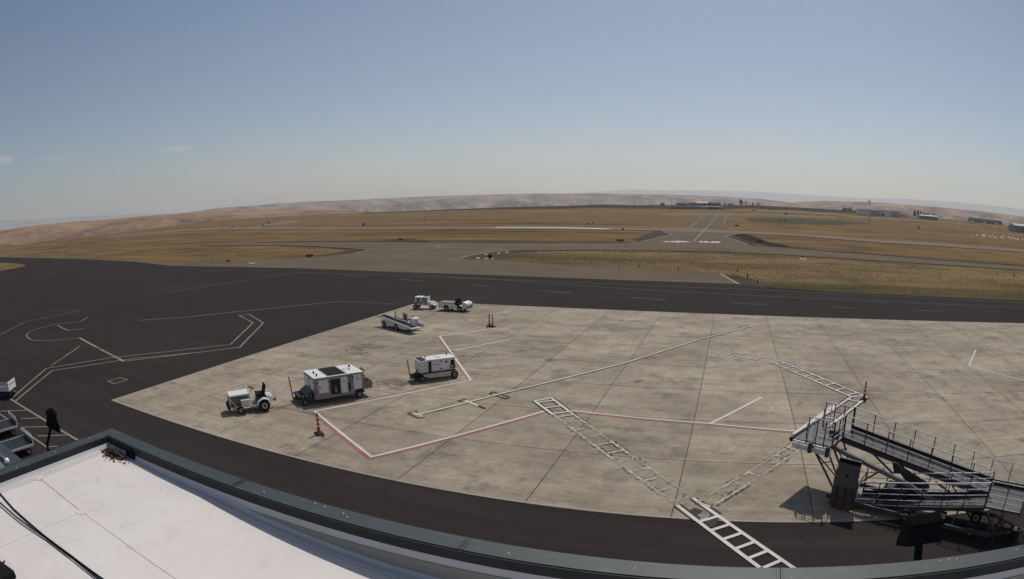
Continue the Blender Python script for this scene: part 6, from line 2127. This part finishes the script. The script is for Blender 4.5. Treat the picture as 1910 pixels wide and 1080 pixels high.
for k, (pos, w, kind) in enumerate(DATA['barr']):
    if kind not in (0, 1):
        continue
    t = thing('barricade', ('%s orange and white barricade of the far right row, counted from left' % ('first second third fourth fifth sixth seventh eighth ninth tenth eleventh twelfth thirteenth fourteenth fifteenth sixteenth'.split()[k])), 'barricade', pos, radians(-14 + 9 * (k % 3)), 'low barricades on the far right grass')
    b = MB()
    hw, dp, ht = w / 2, 1.7, 0.85
    b.add([(-hw, -dp, 0.02), (hw, -dp, 0.02), (hw, dp * 0.3, ht), (-hw, dp * 0.3, ht), (-hw, dp * 0.6, 0.02), (hw, dp * 0.6, 0.02)],
          [(0, 1, 2, 3), (3, 2, 5, 4), (0, 3, 4), (1, 5, 2), (0, 4, 5, 1)])
    bd = b.build('bar', 'barw' if k % 3 else 'orange', t, smooth=False)
    b = MB()
    x0, x1 = ((-0.18, 0.18) if k % 2 else (-0.5, -0.28))
    b.add([(w * x0, -dp, 0.05), (w * x1, -dp, 0.05), (w * x1, dp * 0.3, ht + 0.03), (w * x0, dp * 0.3, ht + 0.03)], [(0, 1, 2, 3)])
    b.build('stripe', 'orange' if k % 3 else 'barw', bd, smooth=False)

# ------------------------------------------------------------------ buildings on the far side of the field
BL = {'white_hangar': 'pale two-storey hangar behind the beacon mast, left one of two', 'white_hangar2': 'pale two-storey hangar right of the beacon mast, right one of two',
      'grey_gable': 'grey metal shed with a pale gable roof right of the pale hangars', 'long_low': 'long low dark-walled hangar row near the right edge',
      'edge_hangar': 'blue-grey metal hangar cut by the right picture edge', 'open_shed': 'open-fronted dark aircraft shelter left of the far hangars',
      'grey_low': 'low grey hangar with pale doors across the field', 'tan_low': 'low tan hangar straight beyond the crossing taxiway',
      'doors_low': 'low hangar with big dark doors beyond the crossing taxiway', 'tan_low2': 'smallest tan shed at the right end of the far hangars'}
for A, B, h, depth, kind in DATA['bld']:
    A, B = Vector(A), Vector(B)
    d = B - A
    L = hypot(d.x, d.y)
    t = thing('hangar' if kind not in ('open_shed', 'tan_low2') else 'shed', BL[kind], 'hangar' if kind not in ('open_shed', 'tan_low2') else 'shed', (A.x, A.y, min(A.z, B.z) - 0.3), atan2(d.y, d.x))
    wall = {'white_hangar': 'hangar', 'white_hangar2': 'hangar', 'grey_gable': 'hangar_grey', 'long_low': 'hangar_grey', 'edge_hangar': 'hangar_grey', 'open_shed': 'roof_d', 'grey_low': 'hangar_grey', 'tan_low': 'tanwall', 'doors_low': 'hangar_grey', 'tan_low2': 'tanwall'}[kind]
    hh = h + 0.3
    b = MB()
    if kind == 'open_shed':
        b.box(0, L, depth * 0.5, depth, 0, hh * 0.75)
    else:
        b.box(0, L, 0, depth, 0, hh * (1 if kind.startswith('white') else 0.82))
    b.build('wall', wall, t, smooth=False)
    b = MB()
    if kind.startswith('white'):
        b.box(-0.4, L + 0.4, -0.4, depth + 0.4, hh + 0.01, hh + 0.5)
        b.build('roof', 'hangar', t, smooth=False)
    elif kind in ('grey_gable', 'edge_hangar'):
        vs = []
        r0, r1 = hh * 0.82 + 0.01, hh * 1.05
        vs = [(-0.3, -0.4, r0), (-0.3, depth / 2, r1), (-0.3, depth + 0.4, r0), (L + 0.3, -0.4, r0), (L + 0.3, depth / 2, r1), (L + 0.3, depth + 0.4, r0)]
        b.add(vs, [(0, 3, 4, 1), (1, 4, 5, 2), (0, 1, 2), (3, 5, 4), (0, 2, 5, 3)])
        b.build('roof', 'roof_w', t, smooth=False)
    else:
        vs = [(-0.5, -0.6, hh * 0.83), (L + 0.5, -0.6, hh * 0.83), (L + 0.5, depth, hh), (-0.5, depth, hh), (-0.5, -0.6, hh * 0.81), (L + 0.5, -0.6, hh * 0.81), (L + 0.5, depth, hh * 0.81), (-0.5, depth, hh * 0.81)]
        b.add(vs, [(0, 1, 2, 3), (4, 7, 6, 5), (0, 4, 5, 1), (1, 5, 6, 2), (2, 6, 7, 3), (3, 7, 4, 0)])
        b.build('roof', 'roof_d' if kind in ('open_shed', 'long_low', 'grey_low') else 'hangar_grey', t, smooth=False)

    def pane(name, x0, x1, z0, z1, m, y=-0.06):
        b_ = MB()
        b_.box(x0, x1, y - 0.06, y, z0, z1)
        return b_.build(name, m, t, smooth=False)
    if kind.startswith('white'):
        w0 = 0.50 * L
        for k in range(4 if kind == 'white_hangar' else 3):
            pane('window', L * (0.05 + 0.11 * k), L * (0.05 + 0.11 * k) + 1.8, hh * 0.78, hh * 0.86, 'glass')
        for z in (0.12, 0.56):
            f = pane('window_band', w0 + L * 0.04, L * 0.98, hh * z, hh * (z + 0.22), 'glass')
            for k in range(6):
                b = MB()
                x = w0 + L * 0.04 + (L * 0.94 - w0) * k / 5
                b.box(x - 0.18, x + 0.18, -0.20, -0.125, hh * z, hh * (z + 0.22))
                b.build('mullion', 'hangar', f, smooth=False)
        if kind == 'white_hangar2':
            pane('door', L * 0.04, L * 0.15, 0.3, hh * 0.5, 'glass')
    elif kind == 'grey_low':
        for k in range(4):
            pane('hangar_door', L * (0.05 + 0.24 * k), L * (0.22 + 0.24 * k), 0.2, hh * 0.6, 'tanwall')
    elif kind == 'doors_low':
        for k in range(2):
            pane('hangar_door', L * (0.04 + 0.48 * k), L * (0.46 + 0.48 * k), 0.2, hh * 0.7, 'dark')
    elif kind in ('tan_low',):
        for k in range(3):
            pane('hangar_door', L * (0.06 + 0.31 * k), L * (0.3 + 0.31 * k), 0.2, hh * 0.55, 'hangar_grey')
    elif kind == 'long_low':
        for k in range(8):
            pane('hangar_door', L * (0.02 + 0.122 * k), L * (0.02 + 0.122 * k) + L * 0.10, 0.2, hh * 0.5, 'hangar_grey' if k % 3 else 'barw')
    elif kind == 'open_shed':
        for k in range(6):
            b = MB()
            b.cyl((L * k / 5, 0.5, 0), (L * k / 5, 0.5, hh * 0.8), 0.22, n=6)
            b.build('column', 'barw', t)
    elif kind == 'edge_hangar':
        pane('hangar_door', L * 0.35, L * 0.95, 0.2, hh * 0.65, 'roof_d')
CARN = ['dark car parked on the far apron, leftmost of the far row', 'dark car second from the left in the far row', 'dark van in the middle of the far row', 'dark car right of the middle in the far row', 'dark car at the right end of the far row']
for k, pos in enumerate(DATA['cars']):
    t = thing('parked_car', CARN[k], 'car', pos, radians(4 * k), 'cars parked before the far hangars')
    b = MB()
    b.prism([(-2.2, 0.3), (2.2, 0.3), (2.2, 0.85), (1.2, 0.95), (0.7, 1.45), (-1.6, 1.5), (-2.2, 0.95)], -0.9, 0.9)
    b.build('body', 'blackp', t)
    b = MB()
    b.prism([(0.65, 0.98), (-1.6, 0.98), (-1.5, 1.4), (0.4, 1.38)], -0.92, 0.92)
    b.build('window', 'glass', t)
    for x in (-1.3, 1.3):
        for s in (-1, 1):
            b = MB()
            b.cyl((x, s * 0.92, 0.33), (x, s * 0.7, 0.33), 0.33, n=10)
            b.build('wheel', 'rubber', t)

# utility poles along the crest
for k, (pos, h) in enumerate(zip(DATA['polepx'], DATA['poleh'])):
    nm = ['leftmost', 'second', 'third', 'fourth', 'fifth', 'sixth', 'seventh', 'eighth', 'rightmost'][k]
    t = thing('utility_pole', 'wooden utility pole on the far crest, %s of the row counted from the left' % nm, 'utility pole', (pos[0], pos[1], pos[2] - 0.5), 0, 'utility poles on the far crest')
    b = MB()
    b.cyl((0, 0, 0), (0, 0, h + 0.5), 0.42, 0.30, 7)
    b.build('pole', 'pole', t)
    b = MB()
    b.box(-1.6, 1.6, -0.15, 0.15, h - 0.9, h - 0.55)
    b.build('crossarm', 'pole', t)


def tree(label, pos, h, w, group='dark trees on the far crest'):
    t = thing('tree', label, 'tree', (pos[0], pos[1], pos[2] - 0.4), 0, group)
    rnd_ = random.Random(int(pos[0] * 7 + h * 13))
    b_ = MB()
    b_.cyl((0, 0, 0), (0, 0, h * 0.8), w * 0.07 + 0.1, 0.05, 7)
    for k in range(4):
        a = rnd_.uniform(0, 2 * pi)
        z = h * (0.25 + 0.13 * k)
        b_.cyl((0, 0, z), (cos(a) * w * 0.35, sin(a) * w * 0.35, z + h * 0.12), 0.09, 0.03, 5)
    b_.build('trunk', 'bark', t)
    b_ = MB()
    for k in range(620):
        u = rnd_.random()
        z = h * (0.14 + 0.86 * u)
        r = w * 0.5 * (sin(pi * min(1, 0.10 + u * 0.92)) ** 0.7) * (0.6 + 0.5 * noise.noise(Vector((z * 0.5, pos[0], 1))) + 0.4 * rnd_.random())
        a = rnd_.uniform(0, 2 * pi)
        rr_ = r * math.sqrt(rnd_.random())
        c_ = Vector((cos(a) * rr_, sin(a) * rr_, z))
        s = w * rnd_.uniform(0.12, 0.26)
        p_ = [c_ + Vector((rnd_.uniform(-s, s), rnd_.uniform(-s, s), rnd_.uniform(-s, s))) for _ in range(3)]
        b_.add(p_, [(0, 1, 2)])
    me = bpy.data.meshes.new('crown')
    me.from_pydata(b_.v, [], b_.f)
    me.materials.append(MT['leaf'])
    link('crown', me, t)
    return t


TL = ['tallest dark poplar on the far crest', 'dark poplar joined to the right of the tallest', 'dark poplar alone right of the tallest pair', 'bushy dark tree second from the right in the poplar row', 'thinnest dark tree of the poplar row',
      'rightmost dark tree of the poplar row', 'low round dark tree left of the poplars']
for (pos, h, w), lab in zip(DATA['trees'], TL):
    tree(lab, pos, h, w)
T2 = ['leftmost tree of the clump behind the grey gabled shed', 'tallest tree of the clump behind the grey gabled shed', 'third tree of the clump behind the grey gabled shed', 'middle tree behind the grey gabled shed', 'narrow tree right of the middle behind the grey gabled shed',
      'short tree second from the right behind the grey gabled shed', 'lone tree at the right end behind the grey gabled shed']
for k, (az, el) in enumerate(DATA['trees2']):
    r = 1470
    x, y = polar(az, r)
    zt = H + r * el
    zb = tz(x, y)
    tree(T2[k], (x, y, zb), max(5.0, zt - zb), (7, 6, 6, 4, 4, 4, 5)[k], 'trees behind the grey gabled shed')
# roofs seen over the crest
RI = DATA['rim_items']
HO = [(0, 1, 'dark_row', 'dark low roof on the crest left of the far hangars', 'roof_d'), (2, 3, '', 'long dark roof on the crest behind the far hangars', 'roof_d'), (3, 4, '', 'second long dark roof on the crest behind the far hangars', 'roof_d'),
      (4, 5, '', 'bright white roofed house on the crest behind the far hangars', 'roof_w'), (5, 6, '', 'dark roofed house on the crest right of the bright white roof', 'roof_d'), (7, 8, '', 'gabled house on the crest left of the poplars', 'roof_d'),
      (9, 10, '', 'flat roofed house with a dark glazed front left of the beacon mast', 'roof_w')]
for a, b_i, _, lab, rm in HO:
    (a0, e0), (a1, e1) = RI[a], RI[b_i]
    r = 1475
    x0, y0 = polar(a0, r)
    x1, y1 = polar(a1, r)
    z0 = min(tz(x0, y0), tz(x1, y1)) - 0.5
    zt = H + r * max(e0, e1)
    L = hypot(x1 - x0, y1 - y0) - 0.6
    hgt = max(4.0, zt - z0)
    t = thing('house', lab, 'house', (x0, y0, z0), atan2(y1 - y0, x1 - x0))
    mb = MB()
    mb.box(0, L, 0, 10, 0, hgt * 0.62)
    mb.build('wall', 'roof_d' if rm == 'roof_d' and a < 7 else 'tanwall', t, smooth=False)
    mb = MB()
    if a == 9:
        mb.box(-0.5, L + 0.5, -0.5, 10.5, hgt * 0.86, hgt)
        mb.box(0, 3, -0.2, 10, hgt * 0.63, hgt * 0.85)
        mb.box(L - 3, L, 0.5, 10, hgt * 0.63, hgt * 0.85)
    else:
        q = hgt * 0.63
        mb.add([(-0.5, -0.6, q), (-0.5, 5, hgt), (-0.5, 10.6, q), (L + 0.5, -0.6, q), (L + 0.5, 5, hgt), (L + 0.5, 10.6, q)], [(0, 3, 4, 1), (1, 4, 5, 2), (0, 1, 2), (3, 5, 4), (0, 2, 5, 3)])
    mb.build('roof', rm, t, smooth=False)
    for k in range(2):
        mb = MB()
        mb.box(L * (0.2 + 0.4 * k), L * (0.4 + 0.4 * k), -0.12, -0.01, hgt * 0.15, hgt * 0.5)
        mb.build('window', 'glass', t, smooth=False)
# farm on the tan hillside and pale shed on the distant slope
for ((az0, az1), r, lab, rm, hg) in (((RI[11][0], RI[12][0]), 1500, 'low farm building with dark roof below the left tan hills, left one', 'roof_d', 5), ((RI[12][0] + 0.1, RI[13][0]), 1500, 'low farm building with dark roof below the left tan hills, right one', 'roof_d', 6), ((RI[14][0], RI[15][0]), 4300, 'long white shed on the distant hillside left of centre', 'roof_w', 9)):
    x0, y0 = polar(az0, r)
    x1, y1 = polar(az1, r)
    L = hypot(x1 - x0, y1 - y0)
    el = RI[13][1] if r < 2000 else RI[15][1]
    z0 = H + r * el - hg
    t = thing('farm_building', lab, 'farm building', (x0, y0, z0), atan2(y1 - y0, x1 - x0))
    mb = MB()
    mb.box(0, L, 0, 12, -8, hg * 0.6)
    mb.build('wall', 'hangar_grey' if r < 2000 else 'roof_w', t, smooth=False)
    mb = MB()
    q = hg * 0.61
    mb.add([(-0.5, -0.6, q), (-0.5, 6, hg), (-0.5, 12.6, q), (L + 0.5, -0.6, q), (L + 0.5, 6, hg), (L + 0.5, 12.6, q)], [(0, 3, 4, 1), (1, 4, 5, 2), (0, 1, 2), (3, 5, 4), (0, 2, 5, 3)])
    mb.build('roof', rm, t, smooth=False)

# ------------------------------------------------------------------ dry summer haze over the whole valley
m = bpy.data.materials.new('summer_haze')
m.use_nodes = True
nt = m.node_tree
nt.nodes.clear()
out = nt.nodes.new('ShaderNodeOutputMaterial')
pv = nt.nodes.new('ShaderNodeVolumePrincipled')
pv.inputs['Color'].default_value = (0.98, 0.97, 0.95, 1)
pv.inputs['Density'].default_value = HAZE
pv.inputs['Anisotropy'].default_value = 0.4
nt.links.new(pv.outputs[0], out.inputs['Volume'])
mb = MB()
mb.box(-30000, 30000, -30000, 30000, -260, 760)
o = mb.build('haze', m, smooth=False)
o['kind'] = 'stuff'
